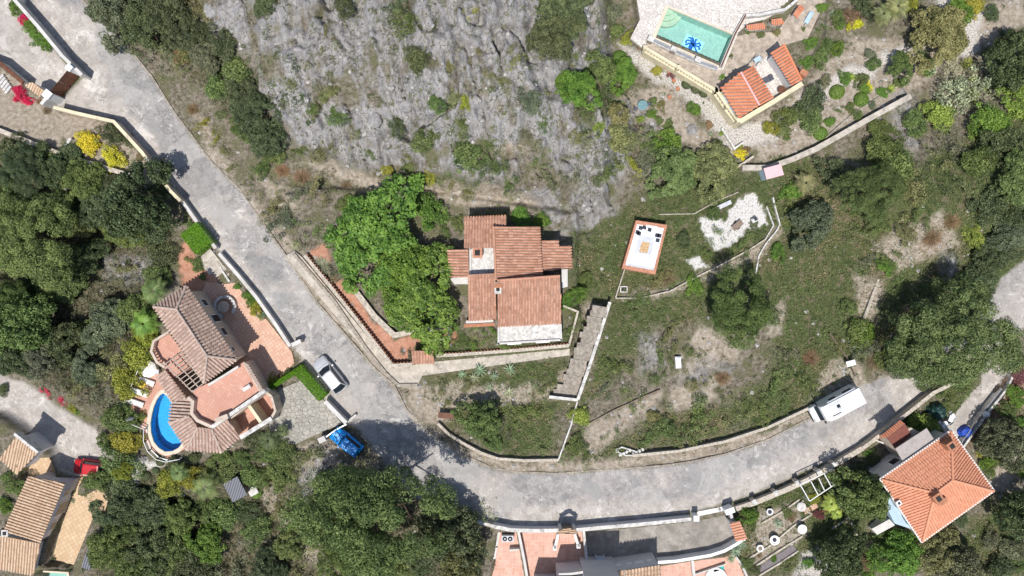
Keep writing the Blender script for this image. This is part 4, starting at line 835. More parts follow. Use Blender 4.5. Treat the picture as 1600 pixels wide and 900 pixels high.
link('inlay',*prismVF([uv(.36,.40)+Vector((0,0,.03)),uv(.62,.40)+Vector((0,0,.03)),uv(.62,.62)+Vector((0,0,.03)),uv(.36,.62)+Vector((0,0,.03))],1.26),'inlay',e)
link('shelf',*prismVF([uv(.35,.04)+Vector((0,0,.1)),uv(.72,.04)+Vector((0,0,.1)),uv(.72,.08)+Vector((0,0,.1)),uv(.35,.08)+Vector((0,0,.1))],1.26),'slabwhite',e)
link('shelf',*prismVF([uv(.03,.9)+Vector((0,0,.04)),uv(.97,.9)+Vector((0,0,.04)),uv(.97,.95)+Vector((0,0,.04)),uv(.03,.95)+Vector((0,0,.04))],1.26),'greyslab',e)
# plot walls right of the platform
wallline('plot_wall',[(962,466),(1000,466),(1047,455),(1082,436),(1130,412),(1168,392),(1196,374)],.14,.35,'palewall','thin pale wall curving below the white gravel patch')
wallline('plot_wall',[(1208,308),(1213,330),(1219,350),(1214,360),(1196,382),(1186,400),(1181,428)],.14,.35,'oldwhite','thin white wall bending round the right of the white gravel patch')
wallline('plot_wall',[(1196,374),(1209,352),(1198,322)],.12,.3,'oldwhite','inner white edging between the gravel patch and the bent wall')
wallline('plot_wall',[(1030,335),(1085,334),(1120,314),(1154,300)],.1,.2,'palewall','faint wall line above the brick-edged platform and gravel patch')
small('well_cover',975,452,'square white framed inspection pit below the brick-edged platform','pit',None,[('frame',join([boxVF(0,.3,.1,.8,.12,.25),boxVF(0,-.3,.1,.8,.12,.25),boxVF(.36,0,.1,.12,.5,.25),boxVF(-.36,0,.1,.12,.5,.25)]),'oldwhite'),('pit',boxVF(0,0,.02,.6,.5,.1),'dark')])
small('trough',1130,321,'long white trough at the upper left of the gravel patch','trough',None,[('body',join([boxVF(0,0,.2,1.9,.45,.4,R(25)),boxVF(-.5,-.25,.42,.3,.2,.06,R(25)),boxVF(.4,.2,.42,.3,.2,.06,R(25))]),'greyslab')])
small('hand_cart',1152,352,'flat brownish hand cart standing on the white gravel patch','cart',None,[('bed',boxVF(0,0,.35,1.3,.65,.08,R(40)),'wood'),('handle',tube((-.6,-.5,.35),(-1.1,-1.0,.4),.03,.03),'wood'),('wheel',boxVF(.2,-.35,.17,.34,.08,.34,R(40)),'rubber'),('wheel',boxVF(-.2,.35,.17,.34,.08,.34,R(40)),'rubber')])
small('stone_seat',1178,344,'dark and white stone block on the right of the gravel patch','block',None,[('block',boxVF(0,0,.3,.6,.5,.6,R(30),.08),'oldwhite'),('top',boxVF(.1,.1,.63,.35,.35,.06,R(30)),'navy')])
small('white_box',1059,566,'upright white fridge-like box lying on the rocky plot','box',None,[('body',boxVF(0,0,.3,.62,1.3,.6,R(3),.05),'vanw'),('door_edge',boxVF(.1,.5,.62,.5,.18,.06,R(3)),'greyslab'),('base',boxVF(.1,-.55,.62,.5,.1,.05,R(3)),'metal')])
small('white_sign',1327,567,'tilted white sign board on a post above the motorhome','sign',None,[('board',boxVF(0,0,1.0,1.0,.6,.06,R(15)),'vanw'),('post',tube((0,0,0),(0,0,1.0),.04,.04),'metal')],up=1)
wallline('fence_line',[(1297,521),(1325,560),(1338,588)],.07,.5,'wood','thin wooden fence line running down to the white sign','fence')
small('fallen_slab',1363,468,'long pale fallen log on the dry slope left of the big pine','log',None,[('trunk',tube((-.9,-2.2,.25),(.7,2.3,.25),.22,.14),'palewall'),('branch_stub',tube((-.2,-.2,.3),(.4,-.5,.5),.08,.04),'palewall')])
# ================================================================ cars
def car(px,py,rz,L,Wd,H,paint,label,z=0.,hood=.27,boot=.10,cab=(.30,.90),seed=0,offroad=False,roofm=None):
    p=W(px,py,z+H*.7); e=empty('parked_car',(p.x,p.y,z),label,'car',None,rz); g=.16 if not offroad else .3
    h1=H*.60; hw=Wd/2
    st=[(-.5,.80,.62,.50),(-.485,.90,.42,.86),(-.44,.965,.28,.97),(-.30,1,.22,1.0),(0,1,.22,1.0),(.22,1,.22,.98),(.36,.985,.25,.90),(.45,.93,.30,.80),(.49,.80,.42,.66),(.5,.66,.5,.55)]
    if offroad: st=[(-.5,.9,.5,.9),(-.49,.96,.4,.98),(-.3,1,.35,1),(.2,1,.35,1),(.4,.97,.38,.96),(.48,.93,.4,.9),(.5,.85,.5,.7)]
    V=[];F=[];prof=[(-1,0),(-1.0,.55),(-.95,.9),(-.72,1.0),(0,1.03),(.72,1.0),(.95,.9),(1.0,.55),(1,0)]
    for x,w_,lo,hi in st:
        zl=g+(h1-g)*(lo-.2)*.5; zh=h1*hi
        for u,v in prof: V.append((x*L,u*hw*w_,zl+(zh-zl)*v))
    m=len(prof)
    for i in range(len(st)-1): F+=[(i*m+j,(i+1)*m+j,(i+1)*m+j+1,i*m+j+1) for j in range(m-1)]+[(i*m,i*m+m-1,(i+1)*m+m-1,(i+1)*m)]
    F+=[tuple(range(m)),tuple(range((len(st)-1)*m+m-1,(len(st)-1)*m-1,-1))]
    bd=link('body',V,F,paint,e,local=True,smooth=True)
    x0,x1=-.5*L+cab[0]*0+.04*L,.5*L-hood*L; x0=-.5*L+boot*L*.5
    rx0,rx1=x0+.13*L,x1-.15*L
    if offroad: rx0,rx1=x0+.03*L,x1-.07*L
    b=[(x0,-hw*.84),(x1,-hw*.86),(x1+.03*L,0),(x1,hw*.86),(x0,hw*.84),(x0-.02*L,0)]; t=[(rx0,-hw*.64),(rx1,-hw*.66),(rx1+.015*L,0),(rx1,hw*.66),(rx0,hw*.64),(rx0-.01*L,0)]
    V=[(x,y,h1*.93) for x,y in b]+[(x,y,H-.05) for x,y in t]; F=[(i,(i+1)%6,(i+1)%6+6,i+6) for i in range(6)]+[(6,7,8,9,10,11)]
    gl=link('windows',V,F,'glass',e,local=True)
    V=[];F=[]
    for k,(sc,zz) in enumerate(((1.03,H-.09),(1.02,H-.02),(.86,H+.02))):
        cx=(rx0+rx1)/2
        V+=[(cx+(x-cx)*sc,y*sc,zz) for x,y in t]
    for k in range(2): F+=[(k*6+i,k*6+(i+1)%6,k*6+6+(i+1)%6,k*6+6+i) for i in range(6)]
    F+=[(12,13,14,15,16,17),(5,4,3,2,1,0)]; link('roof',V,F,roofm or paint,e,local=True,smooth=False)
    for s in (-1,1):                                   # roof pillars
        for (bx,by),(tx,ty) in ((b[0 if s<0 else 4],t[0 if s<0 else 4]),(b[1 if s<0 else 3],t[1 if s<0 else 3])): link('pillar',*tube((bx,by,h1*.93),(tx,ty,H-.05),.045,.045,5),paint,e,local=True)
        link('mirror',*boxVF(x1-.08*L,s*(hw+.08),h1+.02,.14,.2,.12),paint,e,local=True)
        link('headlight',*boxVF(.462*L,s*hw*.62,h1*.66,.16,.34,.12),'chrome',e,local=True); link('tail_light',*boxVF(-.482*L,s*hw*.68,h1*.75,.1,.26,.14),'rust',e,local=True)
        for fx in (-.31,.31):
            wr=.32 if not offroad else .37; V,F=lathe(0,0,[(wr*.8,-.1),(wr,-.07),(wr,.07),(wr*.8,.1)],16); V=[(fx*L+x,s*(hw-.09)+zz,wr+y) for x,y,zz in V]; wo=link('wheel',V,F,'rubber',e,local=True)
            V,F=lathe(0,0,[(wr*.55,-.105),(wr*.55,.105)],12); V=[(x,zz,wr+y) for x,y,zz in V]; me=mesh('rim',V,F,'chrome'); ro=bpy.data.objects.new('rim',me); COL.objects.link(ro); ro.parent=wo; ro.location=(0,0,0)
    if offroad:
        V,F=lathe(0,0,[(.34,-.1),(.37,0),(.34,.1)],16); V=[(-.5*L-.1+zz,x,.85+y) for x,y,zz in V]; link('spare_wheel',V,F,'rubber',e,local=True)
        link('bonnet_ridge',*boxVF(.36*L,0,h1*1.0,.24*L,.55,.05),paint,e,local=True); link('roof_seam',*boxVF(rx1-.2*L,0,H+.03,.05,hw*1.25,.02),'rubber',e,local=True); link('bumper',*boxVF(.505*L,0,.5,.14,Wd*.95,.16,0,.04),'rubber',e,local=True)
        for s in (-.25,.25): link('vent',*boxVF(.34*L,s,h1*1.0+.035,.35,.08,.03),'rubber',e,local=True)
    else:
        link('number_plate',*boxVF(.5*L,0,.45,.03,.5,.11),'vanw',e,local=True); link('bonnet_seam',*boxVF(x1+.06*L,0,h1*.99,.02,hw*1.4,.012),'rubber',e,local=True)
    return e
ang=math.atan2(50,-39)
car(514,587,math.atan2(36,-29),4.5,1.82,1.45,'silver','silver parked car with a dark rear window, on the road beside the green hedge')
car(540,692,math.atan2(24,-27)+.05,3.7,1.66,1.65,'bluep','bright blue off-road car parked at the lower end of the parking court',hood=.33,offroad=True)
car(138,732,math.pi+R(-7),3.9,1.68,1.42,'redp','red parked car beside the tan house at the bottom left',z=-1.5,hood=.24)
def motorhome():
    rz=math.atan2(-31,-58); p=W(1313,634,2.4); e=empty('motorhome',(p.x,p.y,0),'white motorhome with a roof hatch parked against the low wall','motorhome',None,rz); L=5.1; hw=.98
    def loft(st,nm,mt,z0): 
        V=[];F=[]
        for x,w_,zt in st:
            for u,v in ((-1,0),(-1,.9),(-.93,1),(.93,1),(1,.9),(1,0)): V.append((x,u*w_,z0+(zt-z0)*v))
        m=6
        for i in range(len(st)-1): F+=[(i*m+j,(i+1)*m+j,(i+1)*m+j+1,i*m+j+1) for j in range(5)]+[(i*m,i*m+5,(i+1)*m+5,(i+1)*m)]
        F+=[tuple(range(m)),tuple(range(len(st)*m-1,(len(st)-1)*m-1,-1))]; return link(nm,V,F,mt,e,local=True)
    loft([(-2.55,hw,2.75),(-2.5,hw,2.85),(1.1,hw,2.85),(1.75,hw*.96,2.75),(2.0,hw*.9,2.35)],'living_box','vanw',.5)
    loft([(1.0,.93,1.5),(2.1,.92,1.35),(2.6,.86,1.1),(2.78,.78,.75)],'cab','vanw',.35)
    V=[(1.72,-.85,2.15),(1.72,.85,2.15),(2.32,.82,1.3),(2.32,-.82,1.3),(1.5,-.85,2.1),(1.5,.85,2.1),(1.5,.82,1.2),(1.5,-.82,1.2)]; link('windscreen',V,[(0,1,2,3),(4,7,6,5),(0,4,5,1),(3,2,6,7),(0,3,7,4),(1,5,6,2)],'glass',e,local=True)
    link('roof_rack',*join([boxVF(.55,s*.62,2.92,1.1,.06,.05) for s in(-1,1)]),'metal',e,local=True); link('roof_hatch',*boxVF(.35,-.25,2.9,.42,.42,.1,0,.03),'glass',e,local=True); link('roof_pod',*boxVF(.55,0,2.88,1.5,1.5,.1,0,.05),'vanw',e,local=True)
    link('roof_vent',*boxVF(.35,.1,2.96,.4,.4,.1,0,.03),'greyslab',e,local=True); link('roof_vent',*boxVF(.9,.45,2.96,1.0,.08,.04),'rubber',e,local=True)
    for s in (-1,1):
        for x,wd in ((-1.5,1.0),(.3,.8)): link('window',*boxVF(x,s*(hw+.005),1.95,wd,.04,.5),'glass',e,local=True)
        link('mirror',*boxVF(2.0,s*1.12,1.6,.1,.25,.3),'rubber',e,local=True); link('headlight',*boxVF(2.68,s*.6,.85,.14,.3,.16),'chrome',e,local=True)
        for fx in(-1.4,1.8):
            V,F=lathe(0,0,[(.28,-.1),(.35,-.07),(.35,.07),(.28,.1)],16); link('wheel',[(fx+x,s*(hw-.14)+zz,.35+y) for x,y,zz in V],F,'rubber',e,local=True)
    link('awning_roll',*tube((-2.2,-hw-.05,2.6),(1.2,-hw-.05,2.6),.07,.07),'greyslab',e,local=True); link('bumper',*boxVF(2.8,0,.5,.15,1.7,.2,0,.04),'rubber',e,local=True)
motorhome()
# ================================================================ bottom house and its yards
wallline('road_wall',[(745,815),(770,822)],.3,.9,'white','short white wall end at the left of the baluster road wall',z0=-.1,cap=.06,capw=.36)
wallline('road_wall',[(770,822),(800,828),(835,829),(900,828),(940,824),(1000,819),(1040,815),(1080,811)],.34,1.1,'lav','long white road wall topped with pierced coping above the salmon terraces',z0=-.0,cap=.1,capw=.4,capmat='oldwhite')
small('wall_pillar',1088,810,'white pillar at the left of the concrete yard entrance','pillar',0,[('post',boxVF(0,0,.7,.5,.5,1.4),'white_clean'),('cap',boxVF(0,0,1.44,.62,.62,.08),'white_clean')],up=1.4)
small('wall_pillar',1140,798,'stepped white pillar at the right of the concrete yard entrance','pillar',0,[('post',boxVF(0,0,.75,.95,.5,1.5,R(20)),'white_clean'),('cap',boxVF(0,0,1.54,1.05,.6,.08,R(20)),'white_clean'),('buttress',boxVF(.3,-.6,.5,.3,.9,1.0,R(15)),'white')],up=1.4)
wallline('yard_threshold',[(1090,803),(1135,794)],.5,.06,'metal','metal grating strip across the concrete yard entrance','grating',z0=.02)
wallline('road_wall',[(1150,795),(1178,786),(1222,768),(1262,750),(1302,727),(1348,700)],.4,.8,'palewall','pale coped road wall above the terraced garden at bottom right',z0=0,cap=.08,capw=.55)
for i,(x,y) in enumerate(((1178,784),(1212,770),(1246,754),(1279,737),(1303,725))):
    small('wall_pillar',x,y,['first','second','third','fourth','fifth'][i]+' small square pillar from the left on the coped road wall above the bottom right garden','pillar',0,[('post',boxVF(0,0,.6,.42,.42,1.2,R(25)),'palewall'),('cap',boxVF(0,0,1.22,.5,.5,.06,R(25)),'oldwhite')],group='pillars of the coped road wall',up=1.1)
wallline('road_wall',[(1348,700),(1362,690),(1400,660),(1428,638),(1458,614),(1490,598)],.3,1.0,'palewall','pale road wall passing behind the rust and grey annex roofs',z0=0,cap=.08,capw=.4)
e=empty('gate_roof',W(887,828,0),'small tan tiled canopy over the gate in the white road wall','canopy')
roofpart('roof',[[(873,830,1.9),(886,825,2.9),(887,825,2.9),(888,832,2.9),(874,835,2.5)],[(887,825,2.9),(901,829,2.5),(900,835,2.5),(888,832,2.9)]][1:]+[[(873,829,2.5),(887,825,2.9),(888,832,2.9),(874,835,2.5)]],'tile_tanroof',e,.2,seed=51,under='under_tan')
for x in (876,898): q=W(x,831,2.3); link('post',*boxVF(q.x,q.y,.6,.35,.4,3.4),'white',e)
q=W(887,831,2.3); link('gate_leaf',*boxVF(q.x,q.y,.6,1.35,.12,3.2),'wood',e)  # solid leaf added under the canopy so its shadow falls as one block
for a,b,l in (((872,835),(867,857),'white splayed stair wall left of the gate canopy'),((898,835),(904,854),'white splayed stair wall right of the gate canopy')):
    wallline('stair_wall',[a,b],.22,.9,'white_clean',l,z0=-1,cap=.05,capw=.28)
    small('stair_post',b[0],b[1],'white post ending the stair wall '+('left' if a[0]<880 else 'right')+' of the gate canopy','post',-1,[('post',boxVF(0,0,.55,.42,.42,1.1),'white_clean'),('ball',lathe(0,0,[(.08,1.1),(.16,1.2),(.1,1.34),(.01,1.38)],10),'white_clean')],up=1.1)
p=W(886,850,-.8); e=empty('terrace_steps',(p.x,p.y,-1),'salmon tiled steps coming down from the gate canopy','steps')
for k in range(4): q=W(886,837+k*4.5,-.3-.2*k); link('step',*boxVF(q.x,q.y,(-.25-.2*k-1)/2,1.7,.42,.75-.2*k+.0),'tile_pink2',e)
wallline('dividing_wall',[(810,831),(814,850),(820,880),(828,930)],.28,1.0,'white','white dividing wall between the two salmon tiled terraces',z0=-1)
wallline('dividing_wall',[(912,829),(914,848),(918,886)],.28,1.1,'white','white dividing wall between the salmon terrace and the concrete yard',z0=-1)
wallline('dividing_wall',[(796,860),(811,859)],.2,.7,'white','stub of white wall below the fan unit',z0=-1)
for pts,l in (([(752,826),(781,827),(776,854),(753,857),(752,826)],'white edged bed of grey gravel left of the fan unit'),([(754,858),(776,855),(773,872),(757,875),(754,858)],'white edged gravel bed with small plants below the larger one')):
    wallline('gravel_bed',pts,.22,.35,'white',l,'bed',z0=-.6)
tag(prism('gravel',[(753,828),(779,829),(775,872),(757,874)],-.45,-1.2,'bouldr'),kind='structure')
small('fan_unit',793,842,'grey twin fan cooling unit standing behind the left terrace wall','air conditioner',-1,[('case',boxVF(0,0,.5,1.35,.7,1.0,0,.03),'greyslab'),('fan',lathe(-.3,0,[(.26,.98),(.26,1.02),(.2,1.03),(.08,1.04)],18),'rubber'),('fan',lathe(.3,0,[(.26,.98),(.26,1.02),(.2,1.03),(.08,1.04)],18),'rubber'),('hub',join([lathe(s,0,[(.1,1.02),(.1,1.05)],10) for s in(-.3,.3)]),'greyslab')],up=1)
small('wall_unit',938,873,'single grey cooling unit at the edge of the shaded concrete yard','air conditioner',-1,[('case',boxVF(0,0,.5,1.1,.4,.8,0,.03),'greyslab'),('grille',boxVF(0,.2,.5,.8,.03,.6),'metal')],up=1)
def bottom_house():
    e=empty('house',W(950,930,-1),'white walled house with tan tiled roof cut by the bottom edge','house')
    w1=[(1029,882,2.7),(976,890,2.7),(940,894,2.7),(912,896,2.7),(874,900,2.7),(870,960,2.7),(1033,960,2.7)]
    P=[W(*p) for p in w1]; link('wall',*prismVF(P,-1.4),'lav',e,tri=True)
    for pts,z in (([(915,909),(971,909),(971,980),(915,980)],6.0),([(872,904),(914,904),(914,980),(872,980)],3.6),([(836,922),(871,922),(871,980),(836,980)],3.4)): link('upper_storey',*prismVF([W(x,y,z) for x,y in pts],-1.2),'lav',e)
    roofpart('roof',[[(976,892,2.9),(1030,884,2.9),(1034,950,3.7),(978,950,3.7)]],'tile_tanroof',e,.34,seed=61,under='under_tan',down=(0,1,0)); roofpart('roof',[[(914,898,2.9),(975,892,2.9),(975,908,3.1),(914,908,3.1)]],'tile_tanroof',e,.34,seed=62,under='under_tan',down=(0,1,0))
    link('parapet',*ribbonVF([W(873,898,3.2),W(893,897,3.2),W(914,894,3.2)],.25,3.15,2.4),'white',e)
    for i in (0,1,2):
        a,b=P[i+1],P[i]
        for t,wd in ((.2,.5),(.5,.9),(.8,.5)): window(e,a,b,t,wd,1.3,.7)
bottom_house()
wallline('curved_wall',[(1028,879),(1056,877),(1086,872),(1110,868),(1132,861),(1150,851),(1164,842)],.34,1.2,'white_clean','curved white wall sweeping round the lower side of the concrete yard',z0=-1)
e=empty('tiled_shelter',W(1154,830,-1),'narrow orange tiled lean-to at the right end of the concrete yard','shelter')
roofpart('roof',[[(1141,817,1.5),(1156,814,1.9),(1168,842,1.9),(1151,846,1.5)]],'tile_orange',e,.30,seed=63); link('wall',*prismVF([W(1143,818,1.35),W(1154,816,1.35),W(1165,841,1.35),W(1152,843,1.35)],-1.3),'lav',e)
wallline('dividing_wall',[(1082,876),(1086,910)],.3,.6,'white','short double white wall on the bottom salmon terrace',z0=-1)
wallline('dividing_wall',[(1086,898),(1110,890),(1134,882)],.12,.4,'white','thin white border beside the green mat on the bottom terrace',z0=-1)
tag(prism('mat',[(1114,889),(1130,884),(1132,889),(1116,894)],-.9,-1.0,'teal'),'teal green mat on the terrace at the bottom edge','mat')
small('round_basin',1120,906,'round white basin edge just entering at the bottom edge','basin',-1,[('ring',lathe(0,0,[(1.25,0),(1.25,.3),(1.1,.34),(1.05,.1)],28),'white_clean')])
wallline('garden_wall',[(1150,870),(1160,884),(1168,902)],.2,.7,'white','slanting white wall beside the aloe at the bottom edge',z0=-.8)
# ================================================================ bottom right hipped house
def right_house():
    e=empty('house',W(1465,760,0),'house with a bright orange hipped tile roof and white gutters','house')
    ez=4.3; w_,n_,e_,s_=(1377,749,ez),(1486,674,ez),(1552,767,ez),(1441,846,ez); r1,r2=(1461,770,6.0),(1488,750,6.0)
    roofpart('roof',[[w_,n_,r2,r1],[n_,e_,r2],[e_,s_,r1,r2],[s_,w_,r1]],'tile_orange',e,.30,seed=71,rr=.28,under='under_orange',ridges=[(r1,r2),(w_,r1),(n_,r2),(e_,r2),(s_,r1)])
    q=[W(*p) for p in (w_,n_,e_,s_)]; c=sum(q,Vector())/4
    for a,b in zip(q,q[1:]+q[:1]): link('gutter',*ribbonVF([a+(a-c).normalized()*.12,b+(b-c).normalized()*.12],.16,ez+.0,ez-.14),'white_clean',e)
    k=[c+(p-c)*.93 for p in q]; link('wall',*prismVF([Vector((p.x,p.y,ez-.16)) for p in k],-.8),'white',e)
    for t in (.2,.5,.8): window(e,k[0],k[3],t,1.1,2.3,1.2); 
    for t in (.3,.7): window(e,k[1],k[0],t,1.1,2.3,1.2)
    rz=math.atan2(75,109); chimney(e,1487,697,5.0,.8,.8,.7,rz,'terrac'); chimney(e,1466,779,5.7,.8,.9,.9,rz,'terrac'); chimney(e,1404,786,4.4,.4,.4,.3,rz,'white_clean')
    link('roof_ladder',*boxVF(*W(1474,784,6.1),.9,.5,.08,rz),'roof_brown' if False else 'terrac',e)
    pt=[W(1374,770,2.2),W(1400,760,2.2),W(1428,828,2.2),W(1398,818,2.2)]; link('side_terrace',*prismVF(pt,-.8),'bluewall',e)
    link('side_stair',*ribbonVF([W(1368,832,1.2),W(1394,816,1.9)],.9,[1.0,1.9],-.8),'white',e)
right_house()
e=empty('annex',W(1430,690,0),'annex with grey board roof, rust corrugated roof and pink tiles','annex')
link('grey_roof',*prismVF([W(1399,701,4.1),W(1448,669,4.1),W(1461,689,4.0),W(1412,723,4.0)],[4.0,4.0,3.9,3.9]),'roof_grey',e); link('rust_roof',*prismVF([W(1386,684,3.4),W(1414,662,3.4),W(1424,680,3.3),W(1398,700,3.3)],[3.3,3.3,3.2,3.2]),'roof_brown',e)
roofpart('pink_tiles',[[(1374,685,3.1),(1408,657,3.1),(1414,662,3.45),(1386,684,3.45)]],'tile_bright',e,.25,seed=75)
link('wall',*prismVF([W(1388,686,3.1),W(1423,668,3.1),W(1452,682,3.1),W(1412,716,3.1)],-.6),'stucco',e)
for pts,l in (([(1361,685),(1384,694),(1402,714),(1406,724)],'curved cream handrail wall left of the annex roofs'),): wallline('stair_wall',pts,.16,.9,'oldwhite',l,z0=-.3)
def rail_wall(pts,z,label):
    wallline('railing_wall',pts,.22,.9,'oldwhite',label,'wall',z0=z); 
rail_wall([(1505,700),(1540,650),(1575,606),(1583,588),(1578,566),(1566,554)],-.6,'white wall with rails along the outer edge of the driveway')
wallline('railing_wall',[(1499,697),(1534,647),(1566,607)],.08,.9,'metal','thin inner metal rail along the driveway','railing',z0=-.6)
small('wall_pillar',1542,648,'round topped white pillar on the driveway wall beside the blue tarp','pillar',-.6,[('post',boxVF(0,0,.6,.5,.5,1.2,R(40)),'white_clean'),('cap',lathe(0,0,[(.36,1.2),(.36,1.3),(.1,1.42)],12),'white_clean')],up=1.3)
wallline('driveway_wall',[(1538,570),(1550,556),(1570,548)],.25,.8,'oldwhite','pale wall at the upper end of the driveway near the road',z0=-.4)
def crumple(name,px,py,z,rx,ry,h,rz,mat,label,cat,seed):
    rs=random.Random(seed); p=W(px,py,z+h*.6); V=[];F=[];n=14;m=5
    for j in range(m+1):
        f=j/m; r=math.cos(f*math.pi/2*.92)**.6
        for i in range(n):
            a=2*math.pi*i/n; k=r*(1+rs.uniform(-.13,.13)); x=rx*k*math.cos(a); y=ry*k*math.sin(a); V.append((p.x+x*math.cos(rz)-y*math.sin(rz),p.y+x*math.sin(rz)+y*math.cos(rz),z+h*math.sin(f*math.pi/2)*(1+rs.uniform(-.1,.1))))
    for j in range(m): F+=[(j*n+i,j*n+(i+1)%n,(j+1)*n+(i+1)%n,(j+1)*n+i) for i in range(n)]
    F.append(tuple(m*n+i for i in range(n))); return tag(link(name,V,F,mat),label,cat)
crumple('tarpaulin',1511,675,-.6,.85,.65,.8,R(20),'bluetarp','crumpled bright blue tarpaulin heaped against the driveway wall','tarpaulin',1)
crumple('grey_sheet',1522,664,-.6,.8,.5,.7,R(45),'greytarp','grey sheet heaped beside the blue tarpaulin','sheet',2)
crumple('covered_tank',1465,643,-.3,1.0,.95,1.5,0,'greencover','rounded tank under a dark green cover above the annex roof','tank',3)
small('solar_panel',1452,652,'dark framed panel leaning beside the green covered tank','panel',-.3,[('panel',boxVF(0,0,.9,1.2,.7,.06,R(35)),'panel'),('frame',boxVF(0,0,.86,1.3,.8,.04,R(35)),'metal'),('leg',tube((0,0,0),(0,0,.85),.05,.05),'metal')],up=.9)
small('junk_trailer',1480,656,'small trailer loaded with white and grey junk beside the green tank','trailer',-.6,[('bed',boxVF(0,0,.45,1.9,1.1,.25,R(40)),'metal'),('load',join([boxVF(.2,.2,.75,.7,.5,.35,R(70)),boxVF(-.4,-.3,.7,.5,.4,.3,R(10)),boxVF(.5,.5,.7,.3,.5,.3,R(20))]),'vanw'),('load',join([boxVF(-.1,.0,.72,.4,.7,.3,R(50)),boxVF(-.55,.1,.66,.3,.3,.2,R(0))]),'rubber'),('wheel',boxVF(.5,-.4,.25,.5,.15,.5,R(40)),'rubber'),('wheel',boxVF(-.4,.5,.25,.5,.15,.5,R(40)),'rubber')])
# ================================================================ terraced garden
for i,(pts,l) in enumerate((([(1190,818),(1222,800),(1249,781)],'upper stone edging of the terraced garden at bottom right'),([(1168,874),(1205,852),(1240,822),(1270,803)],'middle stone edging of the terraced garden running past the white pots'),([(1182,884),(1215,862),(1254,838)],'lower stone edging above the dark grey paved rectangle'),([(1186,900),(1216,882),(1248,861)],'stone edging below the dark grey paved rectangle'),
    ([(1300,827),(1328,808),(1316,776)],'angled stone edging around the reddish bed at bottom right'),([(1330,815),(1340,838)],'short diagonal edging left of the shaded steps'),([(1254,782),(1262,800),(1268,803)],'short edging beside the round stone cap'))):
    wallline('garden_edging',pts,.18,.22,'palewall',l,'edging')
def pergola_white():
    e=empty('pergola',W(1275,760,0),'slender white pergola frame between the road wall and the palm','pergola'); z=2.0
    for a,b in (((1250,757),(1265,783)),((1267,752),(1278,773)),((1279,747),(1288,766)),((1288,741),(1299,761)),((1299,734),(1306,742))): link('rafter',*tube(W(*a,z),W(*b,z),.06,.06,4),'white_clean',e)
    for a,b in (((1265,783),(1304,757)),((1250,757),(1302,733))): link('beam',*tube(W(*a,z-.06),W(*b,z-.06),.06,.06,4),'white_clean',e)
    for x,y in ((1265,783),(1304,757),(1285,770)): q=W(x,y,z); link('post',*tube((q.x,q.y,gh(q.x,q.y)-.2),(q.x,q.y,z-.06),.06,.06,5),'white_clean',e)
pergola_white()
small('planter',1202,799,'hexagonal white planter with dark top near the road wall','planter',None,[('pot',lathe(0,0,[(.28,0),(.42,.5),(.40,.52),(.26,.46)],6),'white_clean'),('soil',lathe(0,0,[(.25,.4),(.25,.5)],6),'navy')])
small('planter',1252,792,'round white stone cap by the end of the pergola','planter',None,[('stone',lathe(0,0,[(.5,0),(.52,.35),(.3,.42),(.05,.44)],14),'oldwhite')])
small('bird_bath',1251,825,'round white table dish with a crack of shade in the middle terrace','bird bath',None,[('foot',lathe(0,0,[(.22,0),(.14,.3),(.18,.6)],12),'white_clean'),('dish',lathe(0,0,[(.2,.6),(.5,.72),(.52,.76),(.4,.72),(.05,.68)],20),'white_clean')])
small('planter',1209,843,'largest round white planter with a dark hollow on the middle terrace','planter',None,[('pot',lathe(0,0,[(.3,0),(.52,.45),(.55,.6),(.42,.6),(.3,.5)],20),'white_clean'),('soil',lathe(.0,.03,[(.22,.5),(.22,.61)],12),'navy')])
small('planter',1187,856,'hexagonal white planter beside the aloe at bottom right','planter',None,[('pot',lathe(0,0,[(.28,0),(.46,.5),(.42,.55),(.28,.5)],6),'white_clean'),('soil',lathe(0,0,[(.25,.4),(.25,.54)],6),'wood')])
small('paving_slabs',1267,797,'two pinkish square slabs on the garden path by the pergola','slabs',None,[('slab',boxVF(-.35,-.15,.04,.7,.6,.1,R(30)),'tile_peach'),('slab',boxVF(.45,.3,.04,.8,.6,.1,R(30)),'tile_peach')])
# ================================================================ top right property
def balustrade(pts,z,label):
    P=[W(x,y,z+1.0) for x,y in pts]; c=sum(P,Vector())/len(P); e=empty('balustrade',(c.x,c.y,z),label,'balustrade')
    link('rail',*ribbonVF(P,.34,z+1.0,z+.86),'cream',e); link('plinth',*ribbonVF(P,.40,z+.16,-.4),'cream',e); ob=None
    for a,b in zip(P[:-1],P[1:]):
        m=int((b-a).length/.36)
        for i in range(m):
            q=a.lerp(b,(i+.5)/m)
            if ob is None: ob=link('baluster',*lathe(q.x,q.y,[(.07,z+.15),(.12,z+.35),(.06,z+.62),(.09,z+.87)],8),'cream',e); q0=q
            else: o=ob.copy(); COL.objects.link(o); o.location=ob.location+(q-q0)
    for q in P: link('pier',*boxVF(q.x,q.y,z+.5,.42,.42,1.15),'cream',e)
balustrade([(1008,74),(1060,105),(1119,141)],1.5,'long cream balustrade below the octopus pool walkway')
balustrade([(1120,141),(1137,166),(1154,188)],1.5,'short cream balustrade turning the corner beside the orange roof')
wallline('pool_wall',[(1015,60),(1060,82),(1092,97),(1121,107)],.42,.55,'oldwhite','weathered wall with metal rails along the lower side of the octopus pool',z0=1.5,cap=.05,capw=.3,capmat='metal')
for i,(x,y) in enumerate(((1017,61),(1053,77),(1091,93))): small('wall_pillar',x,y,['left','middle','right'][i]+' stone pillar on the wall below the octopus pool','pillar',1.5,[('post',boxVF(0,0,.45,.6,.5,.95,R(-25)),'stonewall'),('cap',boxVF(0,0,.95,.68,.58,.06,R(-25)),'oldwhite')],group='pillars on the pool wall',up=.9)
